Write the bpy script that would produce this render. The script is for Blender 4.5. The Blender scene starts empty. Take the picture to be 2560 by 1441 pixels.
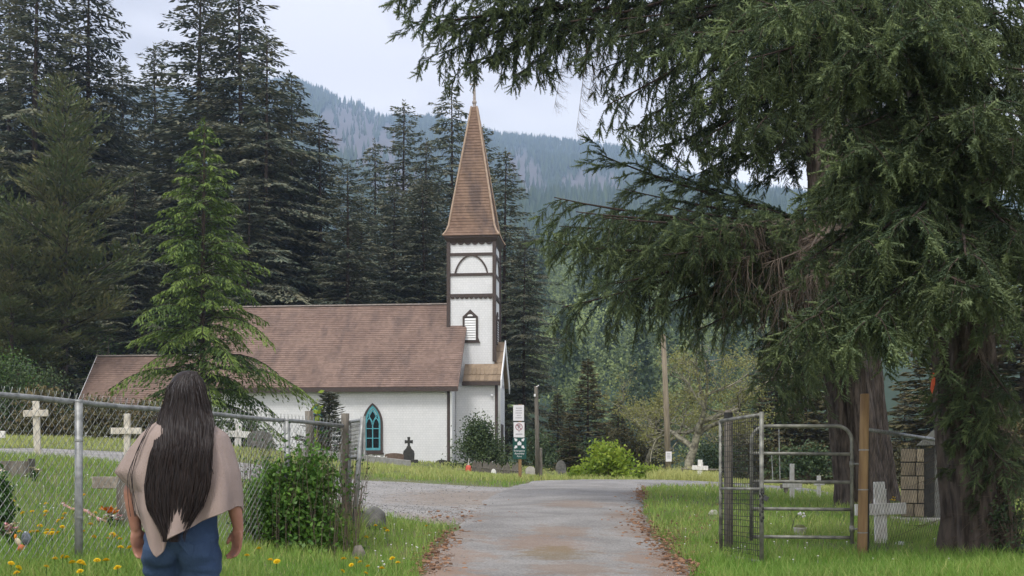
import bpy, bmesh, math, random
import numpy as np
from mathutils import Vector, Matrix, Euler
from mathutils.noise import noise as mnoise

SC = bpy.context.scene
COL = SC.collection
R = math.radians
# ------------------------------------------------------------------ camera
F, HV = 3000.0, 1190.0            # focal length and horizon row in photo pixels
CAMZ = 1.5
cam_data = bpy.data.cameras.new('camera')
cam = bpy.data.objects.new('camera', cam_data); COL.objects.link(cam)
cam.location = (0, 0, CAMZ); cam.rotation_euler = (R(90), 0, 0)
cam_data.sensor_width = 36.0
cam_data.lens = F * 36.0 / 2560.0
cam_data.shift_y = (HV - 720.5) / 2560.0
cam_data.clip_start = 0.05; cam_data.clip_end = 20000.0
SC.camera = cam
# ------------------------------------------------------------------ world (overcast sky)
SUN_EL, SUN_AZ = 60.0, 205.0      # soft light from behind the camera, a little from its left
world = bpy.data.worlds.new('World'); SC.world = world; world.use_nodes = True
nt = world.node_tree; nt.nodes.clear()
def N(nt, t, **k):
    n = nt.nodes.new(t)
    for a, b in k.items(): setattr(n, a, b)
    return n
out = N(nt, 'ShaderNodeOutputWorld'); bg = N(nt, 'ShaderNodeBackground'); bg.inputs[1].default_value = 0.10
sky = N(nt, 'ShaderNodeTexSky', sky_type='NISHITA', sun_disc=False, sun_elevation=R(SUN_EL), sun_rotation=R(SUN_AZ))
tc = N(nt, 'ShaderNodeTexCoord'); mp = N(nt, 'ShaderNodeMapping'); mp.inputs['Scale'].default_value = (1, 1, 2.6)
nz = N(nt, 'ShaderNodeTexNoise'); nz.inputs['Scale'].default_value = 3.4; nz.inputs['Detail'].default_value = 5; nz.inputs['Distortion'].default_value = .35
rp = N(nt, 'ShaderNodeValToRGB')
rp.color_ramp.elements[0].position = .41; rp.color_ramp.elements[0].color = (3.35, 3.25, 3.4, 1)
rp.color_ramp.elements[1].position = .59; rp.color_ramp.elements[1].color = (5.8, 5.6, 5.7, 1)
mx = N(nt, 'ShaderNodeMix', data_type='RGBA'); mx.inputs[0].default_value = .97
sp = N(nt, 'ShaderNodeSeparateXYZ'); mr = N(nt, 'ShaderNodeMapRange')
mr.inputs[1].default_value = .22; mr.inputs[2].default_value = .325; mr.inputs[3].default_value = 1.0; mr.inputs[4].default_value = 0.0
mr.interpolation_type = 'SMOOTHSTEP'
mx2 = N(nt, 'ShaderNodeMix', data_type='RGBA'); mx2.inputs[7].default_value = (8.4, 8.2, 8.0, 1)
L = nt.links.new
L(tc.outputs['Generated'], mp.inputs[0]); L(mp.outputs[0], nz.inputs['Vector']); L(nz.outputs[0], rp.inputs[0])
L(sky.outputs[0], mx.inputs[6]); L(rp.outputs[0], mx.inputs[7])
L(tc.outputs['Generated'], sp.inputs[0]); L(sp.outputs[2], mr.inputs[0]); L(mr.outputs[0], mx2.inputs[0])
L(mx.outputs[2], mx2.inputs[6]); L(mx2.outputs[2], bg.inputs[0]); L(bg.outputs[0], out.inputs[0])
# ------------------------------------------------------------------ sun (diffuse, through cloud)
sd = bpy.data.lights.new('sun', 'SUN'); sd.energy = 1.5; sd.angle = R(14); sd.color = (1.0, .965, .91)
sun = bpy.data.objects.new('sun', sd); COL.objects.link(sun)
_az, _el = R(SUN_AZ), R(SUN_EL)   # azimuth clockwise from +Y
_dir = Vector((math.sin(_az) * math.cos(_el), math.cos(_az) * math.cos(_el), math.sin(_el)))
sun.rotation_euler = _dir.to_track_quat('Z', 'Y').to_euler()
sun.location = (-20, -40, 60)
vs = SC.view_settings; SC.display_settings.display_device = 'sRGB'
vs.view_transform = 'Standard'; vs.look = 'None'; vs.gamma = 1.0; vs.exposure = 1.15; vs.use_curve_mapping = False
SC.cycles.use_denoising = True
SC.cycles.max_bounces = 6; SC.cycles.diffuse_bounces = 3; SC.cycles.transparent_max_bounces = 8
SC.cycles.volume_bounces = 1; SC.cycles.transmission_bounces = 4
SC.cycles.sample_clamp_indirect = 4.0

# ================================================================== helpers
def P(u, v, d):                    # photo pixel + distance -> world point
    return Vector(((u - 1280.0) / F * d, d, CAMZ + (HV - v) / F * d))
def X(u, d): return (u - 1280.0) / F * d

def mat(name, col, rough=.8, var=.0, scale=6.0, bump=0.0, bscale=30.0, metal=0.0, spec=.3, tint=None, detail=6, trans=0.0, col2=None, stretch=(1, 1, 1), coord='Object', vfac=None, objvar=0.0):
    """procedural Principled material: two-tone noise, fine bump, optional per-vertex tint blend"""
    m = bpy.data.materials.new(name); m.use_nodes = True
    t = m.node_tree; b = t.nodes['Principled BSDF']; l = t.links.new
    b.inputs['Roughness'].default_value = rough; b.inputs['Metallic'].default_value = metal
    b.inputs['Specular IOR Level'].default_value = spec
    c1 = tuple(col) + (1,)
    if col2 is None: col2 = tuple(max(0, min(1, x * (1 - var))) for x in col)
    tcn = N(t, 'ShaderNodeTexCoord'); mpn = N(t, 'ShaderNodeMapping'); mpn.inputs['Scale'].default_value = stretch
    l(tcn.outputs[coord], mpn.inputs[0])
    nz = N(t, 'ShaderNodeTexNoise'); nz.inputs['Scale'].default_value = scale; nz.inputs['Detail'].default_value = detail
    l(mpn.outputs[0], nz.inputs['Vector'])
    rp = N(t, 'ShaderNodeValToRGB'); rp.color_ramp.elements[0].position = .35; rp.color_ramp.elements[1].position = .65
    rp.color_ramp.elements[0].color = tuple(col2) + (1,); rp.color_ramp.elements[1].color = c1
    l(nz.outputs[0], rp.inputs[0]); src = rp.outputs[0]
    if tint is not None:
        at = N(t, 'ShaderNodeAttribute', attribute_name='tint')
        mxn = N(t, 'ShaderNodeMix', data_type='RGBA'); mxn.inputs[7].default_value = tuple(tint) + (1,)
        l(at.outputs['Fac'], mxn.inputs[0]); l(src, mxn.inputs[6]); src = mxn.outputs[2]
    if objvar:
        oi = N(t, 'ShaderNodeObjectInfo'); hs = N(t, 'ShaderNodeHueSaturation'); mrn = N(t, 'ShaderNodeMapRange')
        mrn.inputs[3].default_value = 1 - objvar; mrn.inputs[4].default_value = 1 + objvar
        l(oi.outputs['Random'], mrn.inputs[0]); l(mrn.outputs[0], hs.inputs['Value']); l(src, hs.inputs['Color']); src = hs.outputs[0]
    l(src, b.inputs['Base Color'])
    if bump:
        nb = N(t, 'ShaderNodeTexNoise'); nb.inputs['Scale'].default_value = bscale; nb.inputs['Detail'].default_value = 5
        l(mpn.outputs[0], nb.inputs['Vector'])
        bn = N(t, 'ShaderNodeBump'); bn.inputs['Strength'].default_value = bump; bn.inputs['Distance'].default_value = .02
        l(nb.outputs[0], bn.inputs['Height']); l(bn.outputs[0], b.inputs['Normal'])
    if trans:
        o = t.nodes['Material Output']; tr = N(t, 'ShaderNodeBsdfTranslucent'); ms = N(t, 'ShaderNodeMixShader')
        ms.inputs[0].default_value = trans
        l(src, tr.inputs[0]); l(b.outputs[0], ms.inputs[1]); l(tr.outputs[0], ms.inputs[2]); l(ms.outputs[0], o.inputs[0])
    return m

class MB:
    """collects geometry; build() links it as ONE mesh object"""
    def __init__(s): s.v = []; s.f = []; s.m = []; s.t = []; s.tint = 0.0
    def add(s, vs_, fs, mi=0, tint=None):
        o = len(s.v); s.v.extend([tuple(p) for p in vs_]); s.f.extend([tuple(i + o for i in f) for f in fs]); s.m.extend([mi] * len(fs))
        s.t.extend([s.tint if tint is None else tint] * len(vs_)); return s
    def box(s, c, d, M=None, mi=0):
        x, y, z = d[0] / 2, d[1] / 2, d[2] / 2
        vs_ = [Vector((a * x, b * y, e * z)) for a in (-1, 1) for b in (-1, 1) for e in (-1, 1)]
        if M is not None: vs_ = [M @ p for p in vs_]
        vs_ = [p + Vector(c) for p in vs_]
        return s.add(vs_, [(0, 1, 3, 2), (4, 6, 7, 5), (0, 4, 5, 1), (2, 3, 7, 6), (0, 2, 6, 4), (1, 5, 7, 3)], mi)
    def bx(s, x0, x1, y0, y1, z0, z1, mi=0):
        return s.box(((x0 + x1) / 2, (y0 + y1) / 2, (z0 + z1) / 2), (abs(x1 - x0), abs(y1 - y0), abs(z1 - z0)), None, mi)
    def tube(s, pts, rad, n=8, mi=0, cap=True, tint=None, flat=1.0):
        pts = [Vector(p) for p in pts]
        if not hasattr(rad, '__len__'): rad = [rad] * len(pts)
        vs_ = []; up = None
        for i, p in enumerate(pts):
            d = (pts[min(i + 1, len(pts) - 1)] - pts[max(i - 1, 0)])
            if d.length < 1e-9: d = Vector((0, 0, 1))
            d.normalize()
            if up is None: up = Vector((1, 0, 0)) if abs(d.x) < .8 else Vector((0, 1, 0))
            a = (up - d * up.dot(d)); a.normalize(); b = d.cross(a); up = a
            for k in range(n):
                t = 2 * math.pi * k / n
                vs_.append(p + (a * math.cos(t) + b * math.sin(t) * flat) * rad[i])
        fs = []
        for i in range(len(pts) - 1):
            for k in range(n):
                fs.append((i * n + k, i * n + (k + 1) % n, (i + 1) * n + (k + 1) % n, (i + 1) * n + k))
        if cap:
            fs.append(tuple(range(n - 1, -1, -1))); fs.append(tuple((len(pts) - 1) * n + k for k in range(n)))
        return s.add(vs_, fs, mi, tint)
    def prism(s, poly, to3, h, mi=0):
        """extrude a 2-D outline: to3(x, y, k) gives the 3-D point, k in (0, h)"""
        n = len(poly)
        vs_ = [to3(x, y, 0) for x, y in poly] + [to3(x, y, h) for x, y in poly]
        fs = [tuple(range(n)), tuple(range(2 * n - 1, n - 1, -1))] + [(i, n + i, n + (i + 1) % n, (i + 1) % n) for i in range(n)]
        return s.add(vs_, fs, mi)
    def ball(s, c, r, nu=12, nv=8, M=None, mi=0, tint=None):
        vs_ = []; fs = []
        rx, ry, rz = (r, r, r) if not hasattr(r, '__len__') else r
        for j in range(nv + 1):
            ph = math.pi * j / nv
            for i in range(nu):
                th = 2 * math.pi * i / nu
                p = Vector((rx * math.sin(ph) * math.cos(th), ry * math.sin(ph) * math.sin(th), rz * math.cos(ph)))
                if M is not None: p = M @ p
                vs_.append(p + Vector(c))
        for j in range(nv):
            for i in range(nu):
                a, b = j * nu + i, j * nu + (i + 1) % nu
                fs.append((a, a + nu, b + nu, b))
        return s.add(vs_, fs, mi, tint)
    def mesh(s, name, mats, smooth=False, tint=False):
        me = bpy.data.meshes.new(name); me.from_pydata(s.v, [], s.f)
        for m in (mats if isinstance(mats, (list, tuple)) else [mats]): me.materials.append(m)
        me.polygons.foreach_set('material_index', s.m)
        if smooth: me.polygons.foreach_set('use_smooth', [True] * len(s.f))
        if tint:
            a = me.attributes.new('tint', 'FLOAT', 'POINT'); a.data.foreach_set('value', s.t)
        me.update(); return me
    def build(s, name, mats, parent=None, smooth=False, tint=False, bevel=0.0):
        o = link(name, s.mesh(name, mats, smooth, tint), parent)
        if bevel:
            b = o.modifiers.new('b', 'BEVEL'); b.width = bevel; b.segments = 2; b.limit_method = 'ANGLE'
        return o
def link(name, me, parent=None):
    o = bpy.data.objects.new(name, me); COL.objects.link(o)
    if parent is not None: o.parent = parent
    return o
def tag(o, label=None, cat=None, group=None, kind=None):
    for k, v in (('label', label), ('category', cat), ('group', group), ('kind', kind)):
        if v: o[k] = v
    return o
def empty(name, loc=(0, 0, 0), rz=0.0, label=None, cat=None, group=None):
    o = link(name, None); o.location = loc; o.rotation_euler = (0, 0, rz); o.empty_display_size = .2
    return tag(o, label, cat, group)
def copy_tree(o, parent=None, loc=None, rz=None, label=None):
    c = o.copy(); COL.objects.link(c); c.parent = parent
    for ch in list(o.children): copy_tree(ch, c)
    if loc is not None: c.location = loc
    if rz is not None: c.rotation_euler = (0, 0, rz)
    if label: c['label'] = label
    return c
def bigmesh(name, V, Fc, mats, tint=None, mi=None, smooth=False):
    """V (n,3) array, Fc (m,k) int array"""
    V = np.asarray(V, dtype=np.float32); Fc = np.asarray(Fc, dtype=np.int32)
    me = bpy.data.meshes.new(name); me.vertices.add(len(V)); me.vertices.foreach_set('co', V.ravel())
    k = Fc.shape[1]; me.loops.add(Fc.size); me.loops.foreach_set('vertex_index', Fc.ravel())
    me.polygons.add(len(Fc)); me.polygons.foreach_set('loop_start', np.arange(0, Fc.size, k, dtype=np.int32))
    for m in (mats if isinstance(mats, (list, tuple)) else [mats]): me.materials.append(m)
    if mi is not None: me.polygons.foreach_set('material_index', np.asarray(mi, dtype=np.int32))
    if smooth: me.polygons.foreach_set('use_smooth', np.ones(len(Fc), dtype=bool))
    if tint is not None:
        a = me.attributes.new('tint', 'FLOAT', 'POINT'); a.data.foreach_set('value', np.asarray(tint, dtype=np.float32))
    me.update(calc_edges=True); return me
def unit(a): return a / np.maximum(np.linalg.norm(a, axis=-1, keepdims=True), 1e-9)

# ================================================================== ground shape
_cp = []
def cpt(u, v, d): _cp.append((X(u, d), d, CAMZ + (HV - v) / F * d))
for q in [(0, 0, 0), (-4, 0, .2), (4, 0, .02), (0, -8, -.25), (-9, 0, .5), (9, 0, .15), (-9, -8, .3), (9, -8, -.1), (-9, 9, 1.15), (-14, 12, 1.6), (10, 9, .5), (14, 16, .75)]: _cp.append(q)
for q in [(455, 1825, 5.4), (1300, 1441, 11.4), (1000, 1441, 10.9), (1700, 1441, 11.4), (178, 1395, 9.4), (0, 1441, 8.3), (880, 1385, 13),
          (740, 1378, 12.6), (2155, 1400, 13), (2560, 1441, 10.8), (2430, 1385, 13.5), (1905, 1408, 12.6), (2200, 1367, 14.8), (2310, 1312, 18.7),
          (2140, 1265, 22), (1640, 1322, 17), (1700, 1300, 17.5), (1280, 1322, 17), (1400, 1217, 30), (1600, 1219, 30), (1150, 1220, 27), (900, 1207, 29),
          (1297, 1201, 32), (1343, 1196, 34), (1620, 1203, 33), (1700, 1235, 25), (1800, 1208, 34), (1745, 1206, 42), (1672, 1187, 46), (1500, 1206, 37),
          (1980, 1258, 25), (2047, 1246, 27), (2300, 1262, 30), (2000, 1222, 48), (1010, 1153, 65.5), (1130, 1160, 65), (1250, 1166, 63), (650, 1128, 67), (300, 1108, 69),
          (1020, 1171, 48), (740, 1140, 50), (1100, 1183, 44), (95, 1167, 19), (318, 1152, 17), (100, 1141, 28), (400, 1150, 28), (900, 1262, 22), (650, 1232, 19.5),
          (200, 1106, 38), (500, 1112, 42), (0, 1095, 60), (0, 1080, 95), (500, 1085, 100), (1000, 1130, 95), (1400, 1180, 75), (1400, 1188, 110), (1700, 1196, 90), (2500, 1210, 90), (2500, 1200, 140),
          (1280, 1160, 160), (200, 1090, 160), (-600, 1090, 60), (-600, 1090, 120), (3200, 1230, 60), (3200, 1220, 120), (1400, 1199, 46), (1300, 1192, 52)]: cpt(*q)
_cp = np.array(_cp)
def _phi(r): return np.sqrt(r * r + 9.0)
_A = _phi(np.linalg.norm(_cp[:, None, :2] - _cp[None, :, :2], axis=2)); _A[np.diag_indices(len(_cp))] += .35 * -1
_n = len(_cp); _M = np.zeros((_n + 3, _n + 3)); _M[:_n, :_n] = _A; _M[:_n, _n] = 1; _M[:_n, _n + 1:] = _cp[:, :2]; _M[_n:, :_n] = _M[:_n, _n:].T
_w = np.linalg.solve(_M, np.concatenate([_cp[:, 2], np.zeros(3)]))
def gz(x, y):
    x = np.atleast_1d(np.asarray(x, float)); y = np.atleast_1d(np.asarray(y, float)); sh = x.shape; x = x.ravel(); y = y.ravel()
    res = np.empty(len(x))
    for i in range(0, len(x), 20000):
        xx, yy = x[i:i + 20000], y[i:i + 20000]
        cx = np.clip(xx, -90, 90); cy = np.clip(yy, -12, 170)
        r = np.hypot(cx[:, None] - _cp[None, :, 0], cy[:, None] - _cp[None, :, 1])
        res[i:i + 20000] = _phi(r) @ _w[:_n] + _w[_n] + cx * _w[_n + 1] + cy * _w[_n + 2]
    return res.reshape(sh)
def G(x, y): return float(gz(x, y)[0])
def onG(u, d, dz=0.0):             # the point of the ground straight below/above pixel column u at distance d
    x = X(u, d); return Vector((x, d, G(x, d) + dz))
def hit(u, v, d0=6.0, d1=140.0, n=1400):   # where the ray through a pixel meets the ground
    ds = np.linspace(d0, d1, n); zz = CAMZ + (HV - v) / F * ds
    h = gz((u - 1280) / F * ds, ds); below = np.nonzero(zz <= h)[0]
    d = ds[below[0]] if len(below) else d1
    return onG(u, d)
# ================================================================== the setting
rng = np.random.default_rng(7); random.seed(7)
# ---- materials
M_soil = mat('meadow_soil', (.10, .13, .04), .95, scale=1.3, col2=(.13, .125, .06), bump=.6, bscale=25)
M_grass = mat('grass_blades', (.185, .34, .05), .55, col2=(.125, .26, .036), scale=.5, tint=(.50, .49, .18), trans=.35, spec=.25)
M_white = mat('white_paint', (.80, .80, .80), .6, var=.06, scale=3, bump=.15, bscale=18)
M_dark_trim = mat('brown_trim_paint', (.075, .055, .048), .6, var=.3, scale=9)
M_teal = mat('teal_paint', (.10, .36, .42), .5, var=.25, scale=6)
M_glass = mat('dark_leaded_glass', (.012, .013, .016), .12, var=.4, scale=3, spec=.6)
M_firbark = mat('fir_bark', (.05, .042, .036), .95, col2=(.025, .02, .018), scale=5, stretch=(3, 3, .55))
M_bark = mat('bark', (.085, .062, .048), .95, col2=(.028, .02, .017), scale=5, stretch=(3, 3, .55), bump=1.0, bscale=14)
M_steel = mat('galvanised_steel', (.34, .345, .34), .5, metal=.4, col2=(.19, .195, .19), scale=14)
M_gate = mat('dull_gate_pipe', (.29, .29, .25), .55, metal=.3, col2=(.11, .11, .10), scale=9)
M_wood_grey = mat('weathered_wood', (.20, .18, .15), .9, col2=(.10, .09, .075), scale=9, stretch=(3, 3, .4), bump=.5, bscale=40)
M_wood_tan = mat('treated_wood', (.30, .195, .095), .8, col2=(.19, .115, .058), scale=6, stretch=(3, 3, .35), bump=.25, bscale=30)
M_stone = mat('grey_stone', (.16, .155, .145), .9, col2=(.085, .085, .078), scale=8, bump=.5, bscale=30)
M_white_wood = mat('flaking_white_paint', (.80, .79, .76), .8, col2=(.60, .57, .52), scale=11, stretch=(2, 2, .7), bump=.3, bscale=35)
M_bleached = mat('bleached_wood', (.62, .58, .50), .85, col2=(.44, .39, .32), scale=10, stretch=(2, 2, .6), bump=.3, bscale=35)

def litter_material(name, base, base2, patches, rough=.9, grain=60):
    """stony surface with fir litter lying in patches (world-space centre x, y, radius)"""
    m = bpy.data.materials.new(name); m.use_nodes = True; t = m.node_tree; b = t.nodes['Principled BSDF']; l = t.links.new
    b.inputs['Roughness'].default_value = rough; b.inputs['Specular IOR Level'].default_value = .25
    geo = N(t, 'ShaderNodeNewGeometry')
    n1 = N(t, 'ShaderNodeTexNoise'); n1.inputs['Scale'].default_value = 1.1; n1.inputs['Detail'].default_value = 7
    n2 = N(t, 'ShaderNodeTexVoronoi'); n2.inputs['Scale'].default_value = grain
    n3 = N(t, 'ShaderNodeTexNoise'); n3.inputs['Scale'].default_value = 3.6; n3.inputs['Detail'].default_value = 8; n3.inputs['Roughness'].default_value = .7
    for n_ in (n1, n2, n3): l(geo.outputs['Position'], n_.inputs['Vector'])
    mixb = N(t, 'ShaderNodeMix', data_type='RGBA'); mixb.inputs[6].default_value = base + (1,); mixb.inputs[7].default_value = base2 + (1,)
    r1 = N(t, 'ShaderNodeMapRange'); r1.inputs[1].default_value = .35; r1.inputs[2].default_value = .65
    l(n1.outputs[0], r1.inputs[0]); l(r1.outputs[0], mixb.inputs[0])
    mg = N(t, 'ShaderNodeMix', data_type='RGBA', blend_type='MULTIPLY'); mg.inputs[0].default_value = .75
    rg = N(t, 'ShaderNodeValToRGB'); rg.color_ramp.elements[0].color = (.45, .45, .45, 1); rg.color_ramp.elements[1].color = (1.25, 1.22, 1.18, 1)
    l(n2.outputs['Color'], rg.inputs[0]); l(mixb.outputs[2], mg.inputs[6]); l(rg.outputs[0], mg.inputs[7]); src = mg.outputs[2]
    # litter mask
    acc = None
    for (px, py, pr, col) in patches:
        d = N(t, 'ShaderNodeVectorMath', operation='DISTANCE'); d.inputs[1].default_value = (px, py, 0)
        fl = N(t, 'ShaderNodeVectorMath', operation='MULTIPLY'); fl.inputs[1].default_value = (1, .55, 0)
        fl2 = N(t, 'ShaderNodeVectorMath', operation='MULTIPLY'); fl2.inputs[1].default_value = (1, .55, 0); fl2.inputs[0].default_value = (px, py, 0)
        l(geo.outputs['Position'], fl.inputs[0]); l(fl.outputs[0], d.inputs[0]); l(fl2.outputs[0], d.inputs[1])
        a = N(t, 'ShaderNodeMath', operation='MULTIPLY_ADD'); a.inputs[1].default_value = -1 / pr; a.inputs[2].default_value = 1.0
        l(d.outputs['Value'], a.inputs[0])
        a2 = N(t, 'ShaderNodeMath', operation='MULTIPLY_ADD'); a2.inputs[1].default_value = 2.2; l(n3.outputs[0], a2.inputs[0])
        sb = N(t, 'ShaderNodeMath', operation='SUBTRACT'); l(a.outputs[0], sb.inputs[0]); sb.inputs[1].default_value = 1.25; l(sb.outputs[0], a2.inputs[2])
        mk = N(t, 'ShaderNodeMapRange'); mk.inputs[1].default_value = .05; mk.inputs[2].default_value = .42; mk.inputs[4].default_value = .8; l(a2.outputs[0], mk.inputs[0])
        mxx = N(t, 'ShaderNodeMix', data_type='RGBA'); mxx.inputs[7].default_value = col + (1,)
        gr = N(t, 'ShaderNodeMath', operation='MULTIPLY'); l(mk.outputs[0], gr.inputs[0])
        vv = N(t, 'ShaderNodeMapRange'); vv.inputs[3].default_value = .35; vv.inputs[4].default_value = 1.0; l(n2.outputs['Distance'], vv.inputs[0]); l(vv.outputs[0], gr.inputs[1])
        l(gr.outputs[0], mxx.inputs[0]); l(src, mxx.inputs[6]); src = mxx.outputs[2]
    l(src, b.inputs['Base Color'])
    bn = N(t, 'ShaderNodeBump'); bn.inputs['Strength'].default_value = .5; bn.inputs['Distance'].default_value = .012
    l(n2.outputs['Distance'], bn.inputs['Height']); l(bn.outputs[0], b.inputs['Normal'])
    return m

# ---- ground: one sheet, fine near the camera
def sheet_axis(lims): return np.unique(np.concatenate([np.arange(a, b, s) for a, b, s in lims]))
gx = sheet_axis([(-190, -40, 8), (-40, -14, 2), (-14, 14, .4), (14, 40, 2), (40, 191, 8)])
gy = sheet_axis([(-40, -4, 3), (-4, 36, .4), (36, 80, 1.2), (80, 191, 6)])
XX, YY = np.meshgrid(gx, gy); ZZ = gz(XX, YY)
near = np.exp(-((YY - 12) / 40) ** 2) * .03
RAW = ZZ.copy(); ZZ = ZZ + near * (np.sin(XX * 1.9 + YY * .6) * np.sin(YY * 1.3 - XX * .4))
# ---- road and gravel drive laid on it
def polyline(pts, n):
    pts = np.array(pts, float); s = np.concatenate([[0], np.cumsum(np.linalg.norm(np.diff(pts, axis=0), axis=1))]); t = np.linspace(0, s[-1], n)
    return np.stack([np.interp(t, s, pts[:, k]) for k in range(2)], 1)
def strip(name, A, B, nu, nv, dz, m, crown=0.0, jag=.0):
    A = polyline(A, nu); B = polyline(B, nu)
    for E, sg in ((A, 1), (B, -1)):
        for i in range(nu):
            w = (mnoise((E[i, 0] * 1.1, E[i, 1] * 1.1, 3.3)) + .5 * mnoise((E[i, 0] * 3.7, E[i, 1] * 3.7, 1.3))) * jag
            dr = (B[i] - A[i]) / max(1e-6, np.linalg.norm(B[i] - A[i])); E[i] += dr * w
    t = np.linspace(0, 1, nv)[None, :, None]; Q = A[:, None, :] * (1 - t) + B[:, None, :] * t
    x, y = Q[..., 0], Q[..., 1]; z = gz(x, y) + dz + crown * np.sin(np.pi * np.linspace(0, 1, nv))[None, :]
    z[:, 0] -= .09; z[:, -1] -= .09
    ii = np.arange(nu * nv).reshape(nu, nv)
    Fr = np.stack([ii[:-1, :-1].ravel(), ii[:-1, 1:].ravel(), ii[1:, 1:].ravel(), ii[1:, :-1].ravel()], 1)
    o = link(name, bigmesh(name, np.stack([x.ravel(), y.ravel(), z.ravel()], 1), Fr, m, smooth=True))
    return o, np.concatenate([A, B[::-1]])
pxy = lambda u, v: tuple(hit(u, v))[:2]
RL = [(-1.15, -12), (-1.15, 2), (-1.0, 8), pxy(1040, 1441), pxy(1075, 1385), pxy(1125, 1320), pxy(1190, 1260), pxy(1270, 1219), (X(1330, 31.5), 31.5), (X(1480, 33), 33), (X(1640, 34), 34), (8, 35)]
RR = [(1.8, -12), (1.8, 2), (1.75, 8), pxy(1735, 1441), pxy(1680, 1370), pxy(1615, 1310), pxy(1610, 1262), pxy(1612, 1222), (X(1640, 30.3), 30.3), (X(1680, 31), 31), (X(1730, 31.5), 31.5), (8.5, 31.5)]
GN = [pxy(1190, 1300), pxy(1110, 1322), pxy(1010, 1300), pxy(900, 1287), pxy(760, 1245), pxy(560, 1190), pxy(380, 1158), pxy(100, 1152), pxy(-300, 1150), (-24, 24.5), (-60, 27)]
GF = [pxy(1320, 1219), pxy(1240, 1217), pxy(1130, 1210), pxy(1010, 1203), pxy(900, 1197), pxy(700, 1168), pxy(450, 1138), pxy(100, 1121), pxy(-300, 1118), (-26, 31), (-60, 34)]
br = (.25, .165, .115); br2 = (.21, .145, .10); ol = (.17, .12, .05)
lp = []
for (u, v, r_, c) in [(1370, 1375, .85, br), (1400, 1340, .6, br2), (1385, 1400, .6, ol), (1100, 1400, .8, br), (1060, 1441, .75, br), (1120, 1345, .65, br2), (1700, 1410, .95, br), (1640, 1340, .9, br2), (1740, 1441, .9, br2),
                      (1590, 1300, .75, br2), (1440, 1270, .9, br2), (1610, 1240, .7, br2), (1100, 1290, 1.0, br2), (1050, 1441, .7, br), (1420, 1441, .6, br2)]:
    h_ = hit(u, v); lp.append((h_.x, h_.y, r_, c))
M_asphalt = litter_material('worn_asphalt', (.30, .292, .283), (.215, .208, .202), lp, grain=55)
gp = [(hit(1150, 1250).x, hit(1150, 1250).y, 2.0, (.22, .17, .13)), (hit(1080, 1310).x, hit(1080, 1310).y, 1.0, br2)]
M_gravel = litter_material('grey_gravel', (.335, .325, .315), (.255, .245, .235), gp, grain=24)
o, GPOLY = strip('gravel_drive', GN, GF, 160, 14, .018, M_gravel, jag=.35)
tag(o, 'pale gravel drive running across in front of the church', 'drive', kind='structure')
o, RPOLY = strip('road', RL, RR, 200, 22, .034, M_asphalt, crown=.03, jag=.18)
tag(o, 'worn grey asphalt lane leading up to the church', 'road', kind='structure')
def inpoly(x, y, poly):
    inside = np.zeros(len(x), bool); n = len(poly); j = n - 1
    for i in range(n):
        xi, yi = poly[i]; xj, yj = poly[j]
        if yi != yj:
            c = ((yi > y) != (yj > y)) & (x < (xj - xi) * (y - yi) / (yj - yi) + xi); inside ^= c
        j = i
    return inside

cut = inpoly(XX.ravel(), YY.ravel(), RPOLY) | inpoly(XX.ravel(), YY.ravel(), GPOLY)
ZZ = np.where(cut.reshape(ZZ.shape), RAW - .03, ZZ)
nx, ny = len(gx), len(gy); idx = np.arange(nx * ny).reshape(ny, nx)
Fq = np.stack([idx[:-1, :-1].ravel(), idx[:-1, 1:].ravel(), idx[1:, 1:].ravel(), idx[1:, :-1].ravel()], 1)
tag(link('ground', bigmesh('ground', np.stack([XX.ravel(), YY.ravel(), ZZ.ravel()], 1), Fq, M_soil, smooth=True)), 'grassy churchyard ground rising towards the church', 'ground', kind='structure')

# ---- mountain behind
sk = np.array([(-1500, 300), (-600, 250), (0, 230), (500, 215), (740, 210), (800, 232), (850, 256), (895, 262), (925, 285), (960, 300), (1100, 306), (1240, 347), (1380, 360), (1480, 370), (1560, 378), (1700, 440), (1900, 480), (2100, 500), (2560, 480), (3500, 420), (4300, 460)], float)
us = np.concatenate([np.arange(-1500, 500, 40), np.arange(500, 2100, 7), np.arange(2100, 4301, 40)])
ss = np.concatenate([np.linspace(0, 1, 90), [1.05, 1.15]])
dprof = np.array([185, 250, 500, 700, 900, 1300, 3000.]); zprof = np.array([.3, 14, 70, 116, 162, 290, 830.])
dd = 185 + (3000 - 185) * ss ** 1.35; dd[-2:] = [3150, 3600]
zb = np.interp(np.minimum(dd, 3000), dprof, zprof)
mvx = np.zeros((len(dd), len(us), 3)); mt = np.zeros((len(dd), len(us)))
rocks = [(880, 330, 95, 85), (930, 370, 70, 80), (1300, 430, 45, 60), (1460, 470, 70, 45), (1330, 480, 40, 50), (650, 620, 90, 130), (760, 520, 60, 60), (990, 480, 70, 60), (1520, 470, 50, 40), (600, 760, 70, 80)]
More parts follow.
